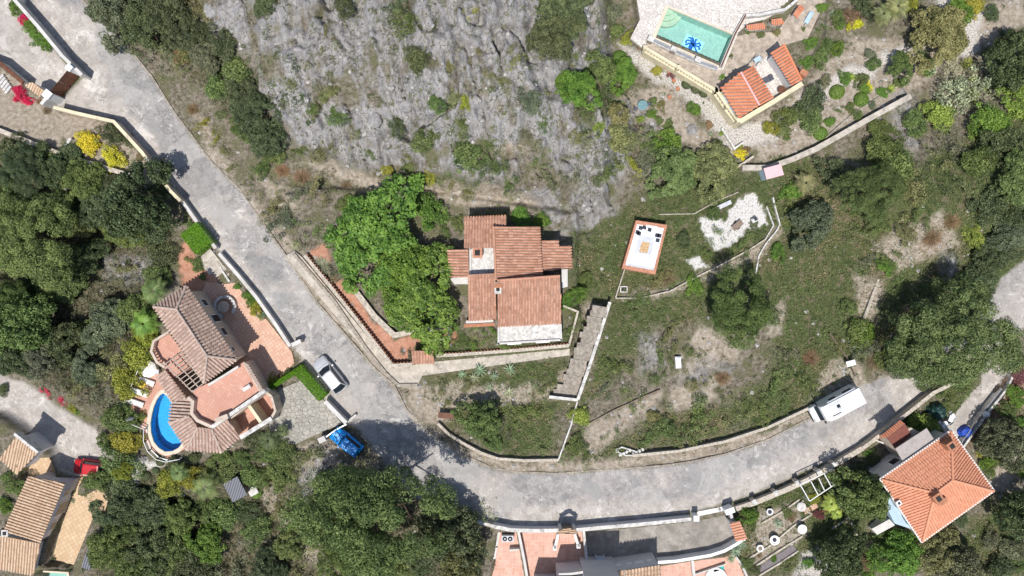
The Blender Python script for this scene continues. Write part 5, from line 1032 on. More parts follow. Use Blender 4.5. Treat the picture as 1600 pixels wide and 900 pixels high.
wallline('pool_wall',[(1127,104),(1138,78),(1149,52),(1166,22)],.3,.6,'white','white wall with a brown top rail on the right of the octopus pool',z0=1.5,cap=.05,capw=.16,capmat='rust')
wallline('patio_wall',[(1166,24),(1190,22),(1228,14),(1245,0),(1256,-14)],.3,.8,'oldwhite','white patio wall behind the little orange tiled shelters',z0=1.5)
for i,(pts,l) in enumerate((([(1166,39,2.6),(1194,35,2.6),(1196,44,2.3),(1168,46,2.3)],'longer orange tiled shelter roof by the patio wall'),([(1205,30,2.6),(1222,28,2.6),(1225,36,2.3),(1207,39,2.3)],'short orange tiled shelter roof by the patio wall'),([(1239,22,2.6),(1249,7,2.6),(1256,12,2.3),(1245,27,2.3)],'slanting orange tiled shelter roof at the end of the patio wall'))):
    e=empty('shelter',W(pts[0][0]+10,pts[0][1]+6,1.5),l,'shelter'); roofpart('roof',[pts],'tile_bright',e,.24,seed=80+i)
    q=[W(*p) for p in pts]; c=sum(q,Vector())/4; link('wall',*prismVF([Vector((c.x+(p.x-c.x)*.85,c.y+(p.y-c.y)*.8,2.2)) for p in q],1.4),'oldwhite',e)
def top_house():
    e=empty('house',W(1180,140,1.5),'two part house with bright orange tiled roofs and cream walls at the top right','house')
    a,b,c,d=(1127,137,4.0),(1176,105,4.0),(1208,154,4.0),(1155,185,4.0); r1,r2=(1157,113,4.5),(1186,165,4.5)
    roofpart('roof',[[a,r1,r2,d]],'tile_bright',e,.33,seed=91,ridges=[(r1,r2)],down=(-1,-.0,0)); roofpart('roof',[[r1,b,c,r2]],'tile_bright',e,.33,seed=92)
    link('ridge_flashing',*tube(W(*r1)+Vector((0,0,.16)),W(*r2)+Vector((0,0,.16)),.09,.09,6),'pinkroof',e)
    roofpart('roof',[[(1205,82,3.8),(1224,69,4.4),(1252,126,4.4),(1238,133,3.8)]],'tile_bright',e,.33,seed=93,ridges=[((1224,69,4.4),(1252,126,4.4))])
    link('wall',*prismVF([W(1131,139,3.8),W(1174,110,3.8),W(1203,154,3.8),W(1156,181,3.8)],-.3),'cream',e); link('wall',*prismVF([W(1208,85,3.6),W(1223,74,3.6),W(1248,126,3.6),W(1238,130,3.6)],-.3),'lav',e)
    link('terrace_wall',*ribbonVF([W(1156,190,2.6),W(1186,172,2.6),W(1210,158,2.6),W(1254,130,2.6)],.5,2.6,-.3),'cream',e)
    link('chimney',*boxVF(*W(1253,116,4.2),.8,.6,1.2,R(-30)),'terrac',e); a_,b_=W(1131,139,3.8),W(1156,181,3.8)
    for t in (.3,.7): window(e,b_,a_,t,.9,2.7,1.1)
top_house()
small('grey_lounger',1199,124,'dark grey lounger on the white court between the orange roofs','lounger',1.56,[('frame',boxVF(0,0,.3,1.0,.6,.08,R(25)),'panel'),('backrest',boxVF(.45,.22,.48,.4,.6,.08,R(25)),'panel'),('leg',boxVF(-.3,-.2,.15,.06,.4,.3,R(25)),'metal'),('leg',boxVF(.35,.15,.15,.06,.4,.3,R(25)),'metal')])
small('rust_table',1221,141,'rusty round table at the lower corner of the white court','table',1.56,[('top',lathe(0,0,[(.42,.66),(.42,.72),(.3,.74)],12),'rust'),('leg',tube((0,0,0),(0,0,.7),.06,.06),'rust')])
small('folding_frame',1180,95,'grey blue folding frames leaning together above the large orange roof','frame',1.55,[('frame',join([tube((-.6,-.2,.1),(.2,.5,1.1),.04,.04),tube((-.3,.4,.1),(.5,-.4,1.0),.04,.04),tube((.2,-.5,.1),(.7,.4,.9),.04,.04)]),'metal'),('panel',boxVF(.2,.1,.7,.8,.5,.04,R(30)),'bluewall')])
small('blue_boat_cover',1264,27,'small blue green cart beside the upper garden path','cart',1.2,[('tray',boxVF(0,0,.45,1.4,.5,.3,R(60),.05),'bluewall'),('handle',tube((-.3,-.6,.5),(-.6,-1.0,.7),.03,.03),'metal'),('wheel',boxVF(.2,.4,.2,.4,.12,.4,R(60)),'rubber')])
small('shed',1205,270,'little pink roofed shed with a pale blue side near the retaining wall','shed',None,[('wall',boxVF(0,0,.9,1.75,1.05,1.8,R(15)),'bluewall'),('roof',boxVF(0,0,1.86,1.95,1.25,.12,R(15)),'pinkroof'),('door',boxVF(-.2,-.54,.8,.6,.05,1.5,R(15)),'vanw')],up=1.9)
wallline('retaining_wall',[(1160,262),(1200,262),(1238,249),(1274,233),(1310,213),(1350,190),(1423,150)],.55,.9,'pale_conc','long grey retaining wall climbing to the right below the rockery',cap=.05,capw=.6)
wallline('retaining_wall',[(1128,238),(1150,262),(1160,256),(1178,244)],.25,.6,'palewall','white edged bed wall around the yellow plants below the cream wall')
wallline('garden_edging',[(1128,200),(1148,232),(1162,222)],.2,.4,'oldwhite','low white edging below the corner of the cream wall')
wallline('garden_edging',[(1290,216),(1330,180),(1376,150)],.15,.2,'stonewall','dry stone edging through the middle of the rockery')
for i,(x,y,l) in enumerate(((1003,166,'round teal garden table with chairs left of the steps'),)): small('garden_table',x,y,l,'table',None,[('top',lathe(0,0,[(.55,.68),(.56,.74),(.3,.75)],16),'glassteal'),('leg',tube((0,0,0),(0,0,.7),.07,.07),'metal'),('chair',join([boxVF(.75,.2,.4,.4,.4,.06),boxVF(.95,.2,.65,.05,.4,.5)]),'panel'),('chair',join([boxVF(-.7,-.3,.4,.4,.4,.06),boxVF(-.9,-.3,.65,.05,.4,.5)]),'panel')])
for k,(x,y) in enumerate(((1039,104),(1046,113),(1053,126),(1059,139),(1046,152))):
    small('plant_pot',x,y,['topmost','second','third','fourth','lowest'][k]+' terracotta pot in the string of pots on the white path','pot',None,[('pot',lathe(0,0,[(.14,0),(.22,.35),(.24,.38),(.18,.34)],12),'terrac')],group='pots on the white path')
small('garden_shed',371,762,'small shed with a slate grey felt roof among the trees left of the big pine','shed',None,[('wall',boxVF(0,0,.8,1.5,2.0,1.6,R(28)),'wood'),('roof',boxVF(0,0,1.66,1.8,2.3,.12,R(28)),'panel'),('deck',boxVF(1.3,-.3,.2,1.0,1.6,.2,R(28)),'oldwhite')],up=1.7)
# boulders on the cliff
for k,(x,y,r,l) in enumerate(((329,14,12,'large rounded grey boulder at the top left of the cliff'),(314,36,7,'small boulder below the large rounded one'),(340,38,9,'flat grey boulder on the left cliff edge'),(585,186,11,'bulging boulder with a dark crack at the foot of the cliff'),(632,165,10,'smooth boulder right of the cracked one'),(470,215,9,'pale boulder among the shrubs at the lower cliff'),(1082,202,9,'pale boulder beside the garden beds below the cream wall'))):
    rs=random.Random(k+5); p=WG(x,y,.3); V,F=lathe(0,0,[(r/14*1.0,-.5),(r/14,.0),(r/14*.8,.22),(r/14*.45,.30),(.05,.36)],11)
    V=[(p.x+a*(1+rs.uniform(-.15,.15)),p.y+b*(1+rs.uniform(-.2,.2)),p.z+c) for a,b,c in V]; tag(link('boulder',V,F,'cliffrock'),l,'boulder')
# ================================================================ plants
def quads(C, N, S, asp, rs):
    """leaf quads at centres C, normals N, sizes S"""
    n = len(C); t = rs.normal(size=(n,3)); t -= (t*N).sum(1)[:,None]*N; t /= np.linalg.norm(t,axis=1)[:,None]+1e-9; b = np.cross(N, t)
    a = S[:,None]; V = np.stack([C-t*a, C-b*a*asp+N*a*.15, C+t*a, C+b*a*asp+N*a*.15], 1).reshape(-1,3); return V
def fastmesh(name, V, k, tone, mat, tint=None):
    n = len(V)//k; me = bpy.data.meshes.new(name); me.vertices.add(len(V)); me.vertices.foreach_set('co', V.astype(np.float32).ravel())
    me.loops.add(len(V)); me.loops.foreach_set('vertex_index', np.arange(len(V), dtype=np.int32)); me.polygons.add(n)
    me.polygons.foreach_set('loop_start', np.arange(0, len(V), k, dtype=np.int32)); me.polygons.foreach_set('loop_total', np.full(n, k, np.int32)); me.update(calc_edges=True)
    if tone is not None: a = me.attributes.new('tone', 'FLOAT', 'FACE'); a.data.foreach_set('value', tone.astype(np.float32))
    if tint is not None:
        c = np.concatenate([tint, np.ones((n,1))], 1).astype(np.float32); a = me.attributes.new('tint', 'FLOAT_COLOR', 'FACE'); a.data.foreach_set('color', c.ravel())
    me.materials.append(M[mat]); return me
def unit(v): return v/(np.linalg.norm(v,axis=-1,keepdims=True)+1e-9)
def clumps(cc, cr, per, size, asp, rs, upb=.45, spread=.55, flat=.75):
    """leaf clumps: every clump a rounded spray of leaves"""
    n = len(cc); k = per; d = unit(rs.normal(size=(n,k,3))); d[...,2] = np.abs(d[...,2])*.9-.25; d = unit(d)
    rad = cr[:,None]*(.45+.55*rs.random((n,k))**.6); C = cc[:,None,:]+d*rad[...,None]*np.array([1,1,flat]); N = unit(d+rs.normal(size=d.shape)*spread+np.array([0,0,upb]))
    T = np.clip(rs.random(n)[:,None]*.55+.2+.5*(rs.random((n,k))-.4), 0, 1)
    S = size*(.6+.8*rs.random((n,k))); return quads(C.reshape(-1,3), N.reshape(-1,3), S.ravel(), asp, rs), T.ravel()
def lobes(rs, th, n=5, amp=.22):
    f = np.ones_like(th)
    for i in range(2, 2+n): f = f+amp/i*1.6*np.sin(i*th+rs.random()*6.28)
    return f
def crown_pts(rs, n, lo=.25, top=1.0, gap=0., shape=.5, amp=.22):
    """clump centres over an uneven dome, radius ~1"""
    th = rs.random(n)*6.283; r = np.sqrt(rs.random(n))*.9; lb = lobes(rs, th, 5, amp); z = lo+(top-lo)*np.maximum(0, 1-r**2)**shape*(.72+.33*rs.random(n)); r = r*lb
    under = rs.random(n) < .18; z = np.where(under, lo+(z-lo)*rs.random(n), z)
    p = np.stack([r*np.cos(th), r*np.sin(th), z], 1)
    if gap:
        g = vn(p[:,0]*2.3+50, p[:,1]*2.3+50, int(rs.integers(1000))); p = p[g > gap]
    return p
PROTO = {}
def proto(kind, i):
    rs = np.random.default_rng(hash_(kind)+i*13)
    if kind == 'pine':
        p = crown_pts(rs, 330, .34, 1.0, .19, .42, .24); V, T = clumps(p, .085+.08*rs.random(len(p)), 200, .020, .30, rs, .6, .5, .7); mt = 'needle'
    elif kind == 'oak':
        p = crown_pts(rs, 230, .2, 1.0, .22, .5, .25); V, T = clumps(p, .09+.08*rs.random(len(p)), 95, .030, .6, rs, .5, .7, .8); mt = 'leaf'
    elif kind == 'fig':
        p = crown_pts(rs, 330, .25, 1.0, .2, .5, .28); V, T = clumps(p, .07+.06*rs.random(len(p)), 60, .026, .75, rs, .7, .6, .7); mt = 'leaf'
    elif kind == 'bush':
        p = crown_pts(rs, 60, .05, .9, 0, .5, .3); V, T = clumps(p, .16+.14*rs.random(len(p)), 75, .050, .55, rs, .4, .8, .8); mt = 'leaf'
    elif kind == 'loose':
        p = crown_pts(rs, 55, .05, .8, .34, .4, .5); V, T = clumps(p, .14+.14*rs.random(len(p)), 48, .046, .42, rs, .3, 1.0, .8); mt = 'leaf'
    elif kind == 'clipped':
        th = rs.random(3600)*6.283; ph = np.arccos(rs.random(3600)*1.15-.15); d = np.stack([np.sin(ph)*np.cos(th), np.sin(ph)*np.sin(th), np.cos(ph)], 1)
        C = d*(.93+.07*rs.random(3600))[:,None]; C[:,2] = np.maximum(C[:,2], .02); V = quads(C, unit(d+rs.normal(size=d.shape)*.45), .045+.03*rs.random(3600), .6, rs); T = rs.random(3600); mt = 'leaf'
    elif kind == 'boxhedge':                                           # unit box 2 x 2 x 1, clipped
        n = 9000; u = rs.random((n,3))*2-1; f = rs.integers(0, 5, n); C = u.copy(); C[:,2] = (u[:,2]+1)/2; N = np.zeros((n,3))
        for k,(ax,sg) in enumerate(((0,1),(0,-1),(1,1),(1,-1))): m = f == k; C[m,ax] = sg; N[m,ax] = sg
        m = f == 4; C[m,2] = 1; N[m,2] = 1; top = rs.random(n) < .45; C[top] = np.stack([u[top,0], u[top,1], np.ones(top.sum())], 1); N[top] = (0,0,1)
        C += rs.normal(size=C.shape)*.025; V = quads(C, unit(N+rs.normal(size=N.shape)*.5), .030+.02*rs.random(n), .6, rs); T = rs.random(n); mt = 'leaf'
    elif kind in ('palm', 'agave', 'aloe', 'yucca'):
        Vs = []; Ts = []; nf = dict(palm=30, agave=26, aloe=44, yucca=60)[kind]
        for j in range(nf):
            a = 6.283*j/nf*2.618+rs.random()*.3; el = dict(palm=.1+1.0*(j/nf), agave=.15+1.0*(j/nf), aloe=.1+1.2*(j/nf), yucca=.05+1.45*rs.random())[kind]; L = (.75+.3*rs.random())
            dr = np.array([math.cos(a), math.sin(a)]); seg = 7; pts = []
            for q in range(seg+1):
                s = q/seg; drop = .55*s*s if kind == 'palm' else (.12*s*s if kind != 'agave' else -.1*s*s)
                pts.append(np.array([*(dr*L*math.cos(el)*s), .35*(kind == 'palm')+L*math.sin(el)*s*.8-drop+.25]))
            pr = np.array([-dr[1], dr[0], 0]); t = .3+.6*rs.random()
            if kind == 'palm':
                for q in range(1, 22):
                    s = .12+.88*q/22; k0 = min(seg-1, int(s*seg)); f = s*seg-k0; c = pts[k0]*(1-f)+pts[k0+1]*f; w_ = .22*math.sin(math.pi*min(1, s*.9+.12))**.7
                    for sg in (-1, 1):
                        fw = np.array([*dr, 0])*.13; tip = c+pr*sg*w_+fw+np.array([0,0,-.06]); e = np.array([*dr, 0])*.014
                        Vs += [c-e, c+e, tip+e*.4, tip-e*.4]; Ts.append(t)
            else:
                wd = dict(agave=.075, aloe=.045, yucca=.022)[kind]
                for q in range(seg):
                    s0, s1 = q/seg, (q+1)/seg; w0 = wd*(1-s0**2.2)*(.7+.6*s0*(1-s0)*2); w1 = wd*(1-s1**2.2)*(.7+.6*s1*(1-s1)*2)
                    Vs += [pts[q]-pr*w0, pts[q]+pr*w0, pts[q+1]+pr*w1, pts[q+1]-pr*w1]; Ts.append(t)
        V = np.array(Vs); T = np.array(Ts); mt = 'leaf'
    elif kind == 'twiggy':
        n = 900; th = rs.random(n)*6.283; el = rs.random(n)*1.3; d = np.stack([np.cos(th)*np.cos(el), np.sin(th)*np.cos(el), np.sin(el)*.7], 1); a0 = d*rs.random((n,1))*.5; a1 = a0+unit(d+rs.normal(size=d.shape)*.3)*(.2+.3*rs.random((n,1))); w_ = np.cross(d, np.array([0,0,1]))*.010
        V = np.stack([a0-w_, a0+w_, a1+w_*.4, a1-w_*.4], 1).reshape(-1,3); T = rs.random(n); mt = 'leaf'
    return fastmesh(kind+'_leaves', V, 4, T, mt)
def hash_(s): return sum(ord(c)*(i+3)*7 for i, c in enumerate(s))
def getp(kind, i):
    i = i % dict(pine=3, oak=3, fig=2, bush=4, loose=4).get(kind, 1)
    if (kind, i) not in PROTO: PROTO[(kind, i)] = proto(kind, i)
    return PROTO[(kind, i)]
def limbs(kind, seed):
    rs = random.Random(seed); parts = [tube((0,0,0),(rs.uniform(-.03,.03),rs.uniform(-.03,.03),.45), .05, .035, 8)]
    for j in range(7):
        a = rs.random()*6.283; r = rs.uniform(.35,.72); z = rs.uniform(.55,.8); parts.append(tube((0,0,rs.uniform(.28,.45)), (r*math.cos(a), r*math.sin(a), z), .028, .010, 6))
        a2 = a+rs.uniform(-.7,.7); parts.append(tube((r*.6*math.cos(a), r*.6*math.sin(a), z*.78), (r*math.cos(a2)*.9, r*math.sin(a2)*.9, z*1.02), .014, .006, 5))
    return join(parts)
TR = {}
def trunkmesh(i):
    if i not in TR: TR[i] = mesh('trunk', *limbs('t', i*31+2), 'bark')
    return TR[i]
COLS = dict(pi=((.135,.19,.072),'dark olive'), pd=((.115,.165,.068),'dark green'), dk=((.088,.12,.062),'dark green'), gd=((.14,.165,.11),'grey green'), md=((.12,.175,.065),'mid green'), br=((.115,.215,.045),'bright green'),
   ye=((.55,.55,.05),'bright yellow'), yg=((.24,.27,.05),'yellow green'), ol=((.185,.205,.10),'olive'), lg=((.20,.29,.07),'lime green'), pk=((.55,.03,.11),'magenta'), bl=((.22,.30,.23),'blue grey'), pu=((.16,.075,.085),'purple'), bw=((.22,.17,.11),'brown'), sl=((.33,.36,.26),'silvery'))
LAND = [('the octopus pool',1085,60),('the silver car',514,587),('the blue off-road car',540,692),('the white motorhome',1313,634),('the red car',137,731),('the kidney shaped pool',258,655),('the brown villa roof',300,520),
 ('the orange hipped roof',1465,760),('the brown driveway gate',105,140),('the pink roofed shed',1204,272),('the white gravel patch',1150,345),('the brick-edged platform',1008,385),('the central red roofed house',810,430),
 ('the grey cliff face',600,100),('the stepped concrete path',920,550),('the far right road end',1585,460),('the upper road end',150,20),('the fallen white box',1059,566),('the blue tarpaulin',1511,675),('the white garden planters',1210,840),
 ('the tan tiled roofs',45,800),('the concrete yard',1040,845),('the road bend',740,770),('the yellow bushes',155,232),('the paired orange roofs',1190,125),('the slate roofed shed',371,762),('the fallen log',1363,468),('the curved garden path',1520,60),('the cream capped wall',230,250),('the thin boundary wall',890,670),('the long grey retaining wall',1330,205)]
REG = []
def plant(kind, px, py, r, col, name=None, cat=None, h=None, noun=None, label=None, rot=None, sq=1.0, grp=None):
    """one plant: r = crown radius in survey pixels"""
    rm = r/14.0; tall = kind in ('pine','oak','fig'); tint = COLS[col][0]; k = len(REG)
    h = h or (rm*dict(pine=1.25, oak=1.0, fig=.8, bush=.85, loose=.7, clipped=.8, palm=1.1, agave=.8, aloe=.8, yucca=.9, twiggy=.7)[kind])
    if tall: h = max(h, 1.6)
    p = WG(px, py, h*.7); rm *= CH/(CH-0) if False else (CH-p.z-h*.6)/CH
    rs = random.Random(k*7+int(px)*3+int(py)); rz = rs.uniform(0, 6.28) if rot is None else rot
    name = name or dict(pine='pine_tree', oak='broadleaf_tree', fig='fig_tree', bush='shrub', loose='shrub', clipped='clipped_shrub', palm='palm', agave='agave', aloe='aloe', yucca='yucca', twiggy='dry_bush')[kind]
    cat = cat or ('tree' if tall else 'palm' if kind == 'palm' else 'plant' if kind in ('agave','aloe','yucca') else 'shrub')
    v = rs.uniform(.88, 1.12); tn = (tint[0]*v*1.2*rs.uniform(.90,1.12), tint[1]*v*1.13, tint[2]*v*rs.uniform(.92,1.08), 1)
    sc = (rm*rs.uniform(.94,1.06)*sq, rm*rs.uniform(.94,1.06)/sq, h)
    if tall or kind == 'palm':
        e = bpy.data.objects.new(name, None); COL.objects.link(e); e.location = p; e['category'] = cat; e.rotation_euler = (0,0,rz)
        c = bpy.data.objects.new('crown', getp(kind, k)); COL.objects.link(c); c.parent = e; c.scale = sc; c.color = tn
        if kind == 'palm': c.scale = (rm, rm, rm); c.location = (0,0,max(0,h-rm*.4)); t = bpy.data.objects.new('trunk', palmtrunk()); t.scale = (max(.14,rm*.09),)*2+(max(.2,h-rm*.1),)
        else: t = bpy.data.objects.new('trunk', trunkmesh(k % 3)); t.scale = (rm,rm,h)
        COL.objects.link(t); t.parent = e; o = e
    else:
        o = bpy.data.objects.new(name, getp(kind, k)); COL.objects.link(o); o.location = p; o.rotation_euler = (0,0,rz); o.scale = sc; o.color = tn; o['category'] = cat
        if kind in ('agave','aloe','yucca'): o.scale = (rm*.85,rm*.85,rm*.85)
    REG.append((o, kind, px, py, r, col, noun, label)); return o
PT = []
def palmtrunk():
    if not PT: PT.append(mesh('palm_trunk', *lathe(0,0,[(1.2,-.05),(1,.2),(.9,.9),(1.1,1.0),(.5,1.05)],9), 'bark'))
    return PT[0]
P = plant
# ---- big individual trees
for a in [('pine',62,372,78,'pi',7.5,'huge spreading pine at the left edge above the dark gap'),('pine',45,270,40,'dk',4.0,'dark dense tree right under the pale yard wall at the left edge'),
  ('pine',594,796,104,'pi',11,'huge pine beside the blue car whose shadow covers the road bend'),('oak',700,836,64,'dk',5,'dark blue green tree right of the huge pine, below the road bend'),('oak',722,872,42,'ol',4.5,'olive tree at the bottom edge left of the gravel beds'),
  ('pine',1150,480,56,'pi',6.5,'round pine standing alone between the gravel patch and the rocky plot'),('pine',1476,524,88,'pd',8.5,'huge pine on the right between the road end and the motorhome'),('pine',1350,300,50,'pd',5,'rounded pine right of the pink roofed shed'),
  ('fig',588,372,82,'br',4.5,'large bright green fig tree left of the central house'),('fig',660,462,74,'br',3.8,'second large bright leafy tree touching the left walls of the central house'),('fig',630,420,52,'br',4.0,'middle part of the leafy trees between the two big fig crowns'),('bush',671,326,26,'br',2.0,'smooth bright green round tree at the upper right of the fig tree'),
  ('oak',222,320,60,'dk',6,'dark tree casting black shade beside the bright clipped hedge'),('oak',1340,768,46,'md',5,'dense tree left of the orange hipped roof, by the pergola'),('oak',1308,864,44,'dk',4.5,'dense dark tree right of the dark grey paved rectangle'),
  ('pine',530,800,50,'pd',6,'lower pine crown left of the huge pine, under the blue car'),('pine',556,856,52,'pi',7,'pine crown at the lower left of the huge pine'),('oak',880,18,48,'dk',3.2,'big dark clump of tree at the top edge of the cliff'),('oak',865,60,40,'dk',2.6,'dark tree just below the big clump at the top of the cliff'),('oak',748,652,34,'md',3.2,'round green tree on the scrubby plot inside the bend'),('oak',1565,690,40,'gd',4,'dark green tree right of the driveway wall and above the reddish bed'),
  ('oak',1594,800,42,'dk',5,'dark tree at the right edge lower than the orange hipped roof'),('oak',1498,888,40,'gd',4,'dark tree at the bottom edge right of the orange hipped roof'),('oak',1400,865,40,'br',3.2,'bright leafy tree under the lower corner of the orange hipped roof'),('oak',1455,860,38,'ol',3.5,'olive tree at the lowest corner of the orange hipped roof'),
  ('oak',40,505,56,'md',6,'large tree below the huge spreading pine at the left edge'),('pine',20,470,42,'pi',6,'pine sticking in at the left edge below the huge spreading pine'),('oak',1405,105,22,'md',2.2,'tall oval hedge-like tree in the rockery at top right'),('oak',1460,60,50,'ol',3.5,'broad olive tree near the curved garden path at top right'),
  ('oak',1590,95,50,'dk',4.5,'dark tree at the right edge below the curved garden path'),('oak',1265,350,38,'gd',3.5,'grey green tree between the pink shed and the rounded pine'),('oak',1050,270,42,'md',2.4,'wide low tree above the brick-edged platform'),('oak',1115,268,40,'ol',2.4,'wide low olive tree left of the pink roofed shed')]:
    P(a[0],a[1],a[2],a[3],a[4],h=a[5],label=a[6])
# ---- upper left woods along the road and under the yard wall
for a in [(185,20,46,'gd'),(235,45,44,'dk'),(270,18,42,'dk'),(300,55,34,'dk'),(255,80,26,'gd'),(215,75,20,'gd'),(330,90,30,'gd'),(350,65,26,'dk'),(345,130,26,'md'),(380,140,32,'dk'),(400,175,36,'dk'),(415,215,34,'dk'),(380,200,24,'md'),(370,110,26,'md'),(290,90,22,'ol'),(310,20,26,'ol'),(425,240,20,'md'),
  (20,235,26,'dk'),(85,262,34,'dk'),(130,285,36,'md'),(155,315,36,'dk'),(110,240,20,'dk'),(60,248,26,'md'),(175,285,18,'dk'),(10,300,40,'pi'),(120,340,34,'pi'),(135,400,32,'dk'),(200,360,34,'md'),(250,300,20,'dk'),(245,360,24,'dk'),(255,400,22,'dk'),(100,440,38,'pd'),(148,460,24,'gd'),(195,430,22,'ol'),(60,440,34,'dk'),
  (172,505,38,'gd'),(215,480,28,'md'),(130,520,24,'md'),(90,540,36,'dk'),(180,560,36,'ol'),(225,520,22,'yg'),(215,555,26,'yg'),(140,575,30,'gd'),(200,600,26,'yg'),(170,620,28,'gd'),(118,600,18,'ol'),(60,560,30,'gd'),(20,560,30,'dk'),(190,650,26,'md'),(200,690,24,'yg'),(190,725,28,'pi'),(205,660,18,'pi'),(165,690,16,'md')]:
    P('oak' if a[2]>29 and a[3]!='ol' else 'loose' if a[3] in ('ol','gd') else 'bush',a[0],a[1],a[2],a[3])
# ---- bottom woods
for a in [(190,765,26,'dk'),(185,800,34,'dk'),(230,795,40,'dk'),(175,850,38,'md'),(225,850,44,'dk'),(280,800,34,'md'),(270,855,42,'md'),(320,845,38,'br'),(300,890,40,'dk'),(215,895,36,'md'),(340,890,34,'gd'),(385,870,34,'gd'),(350,800,26,'md'),(325,800,22,'md'),(400,830,24,'pi'),(420,890,32,'dk'),(455,850,28,'md'),(460,800,26,'md'),(430,790,20,'ol'),
  (480,880,30,'ol'),(500,830,28,'pi'),(440,740,22,'md'),(480,720,28,'ol'),(510,760,24,'pi'),(395,745,22,'md'),(355,735,20,'md'),(300,745,24,'yg'),(265,755,24,'yg'),(275,730,16,'dk'),(420,700,22,'md'),(450,712,20,'md'),(400,690,18,'dk'),(545,870,34,'pi'),(620,880,34,'pi'),(660,870,30,'dk'),(570,900,30,'md'),(425,760,18,'ol'),(385,800,20,'dk'),(740,800,24,'ol'),(520,900,26,'ol')]:
    P('oak' if a[2]>27 and a[3] not in ('ol','gd') else 'loose' if a[3] in ('ol','gd') else 'bush',a[0],a[1],a[2],a[3])
# ---- cliff shrubs and the slope below it
for a in [('bush',650,92,22,'dk'),('bush',620,198,16,'dk'),('bush',828,158,20,'gd'),('bush',540,12,20,'dk'),('bush',415,5,22,'dk'),('loose',640,35,34,'md'),('loose',625,15,26,'gd'),('loose',730,32,20,'yg'),('loose',515,52,14,'ol'),('bush',528,185,15,'md'),('loose',556,205,12,'ol'),('bush',685,165,16,'md'),('bush',710,155,18,'ol'),('bush',730,160,12,'yg'),('loose',715,195,24,'md'),('bush',662,218,22,'md'),('bush',735,245,28,'md'),('loose',765,228,18,'md'),
  ('loose',640,250,14,'ol'),('bush',604,266,10,'yg'),('bush',640,262,11,'md'),('bush',672,277,12,'yg'),('loose',575,240,14,'md'),('loose',546,225,12,'ol'),('loose',490,170,14,'ol'),('loose',455,130,16,'ol'),('bush',520,140,13,'ol'),('bush',505,152,9,'ol'),('bush',490,170,10,'md'),('loose',775,265,24,'md'),('loose',800,290,20,'md'),('loose',750,100,22,'ol'),('loose',700,110,10,'yg'),('bush',700,105,9,'ol'),('loose',782,130,16,'ol'),('loose',785,45,22,'ol'),('loose',800,90,20,'ol'),
  ('oak',905,142,34,'br'),('bush',888,140,26,'br'),('bush',935,105,26,'md'),('oak',970,118,26,'br'),('clipped',968,90,13,'br'),('bush',982,60,12,'yg'),('bush',955,20,18,'gd'),('bush',962,50,14,'md'),('loose',850,195,14,'md'),('loose',815,210,14,'gd'),('loose',850,245,18,'md'),('loose',865,275,26,'gd'),('loose',905,215,20,'ol'),('bush',935,200,11,'lg'),('bush',960,180,24,'ol'),('bush',960,215,26,'ol'),('loose',990,215,22,'ol'),('loose',945,265,26,'md'),('loose',915,255,20,'gd'),('loose',895,245,14,'ol'),('bush',1010,250,18,'gd'),('bush',1042,222,24,'br'),('bush',1020,240,20,'md'),('loose',980,260,22,'yg'),
  ('bush',1280,770,0.1,'md'),('loose',450,345,30,'gd'),('loose',430,330,22,'ol'),('loose',475,370,24,'md'),('loose',500,300,24,'ol'),('bush',540,318,14,'md'),('loose',465,300,20,'gd'),('loose',420,300,18,'ol'),('twiggy',470,275,22,'bw'),('twiggy',440,265,18,'bw'),('bush',410,265,14,'md'),('loose',600,295,22,'ol'),('loose',640,300,18,'md'),('loose',500,240,20,'ol'),('loose',470,240,16,'md'),('twiggy',540,290,16,'bw'),('loose',700,285,16,'ol'),('loose',730,300,18,'ol'),('loose',770,335,20,'md'),('bush',815,342,18,'br'),('bush',845,345,14,'br'),('bush',714,350,11,'md'),('loose',690,360,14,'md'),('twiggy',680,330,14,'bw'),
  ('loose',335,215,10,'yg'),('loose',350,235,9,'ol'),('loose',320,195,12,'yg'),('bush',345,180,10,'ol'),('twiggy',300,170,14,'bw'),('bush',285,90,13,'bw'),('loose',360,260,10,'ol'),('loose',390,290,12,'md'),('loose',330,100,14,'sl'),
  ('bush',885,470,12,'br'),('bush',900,462,16,'br'),('bush',915,440,14,'md'),('loose',885,400,12,'md'),('loose',900,495,18,'md'),('loose',890,520,14,'md'),('loose',745,525,18,'br'),('loose',765,520,14,'br'),('loose',720,535,14,'md'),('bush',790,540,10,'md'),('loose',820,540,9,'md'),('twiggy',500,415,22,'sl'),('loose',520,430,14,'gd'),('bush',546,447,9,'ol'),('loose',565,330,26,'br'),('loose',635,555,12,'gd'),('bush',665,535,10,'br'),('bush',695,535,9,'md'),
  ('agave',750,578,17,'bl'),('agave',797,577,15,'bl'),('agave',740,590,12,'sl'),('agave',772,588,12,'bl'),('agave',722,585,11,'bl'),('agave',795,612,13,'sl'),('agave',765,605,10,'bl'),('loose',730,600,14,'ol'),('loose',830,590,18,'md'),('loose',850,600,14,'ol'),('loose',690,610,11,'ol'),('loose',820,650,26,'md'),('loose',850,630,22,'md'),('loose',790,670,18,'gd'),('loose',700,630,10,'ol'),('bush',770,690,16,'md'),('loose',840,690,18,'ol'),('bush',905,650,16,'lg'),('bush',900,695,14,'md'),('loose',920,710,16,'md'),('loose',885,715,11,'br')]:
    if a[3] > 1: P(*a[:4],a[4])
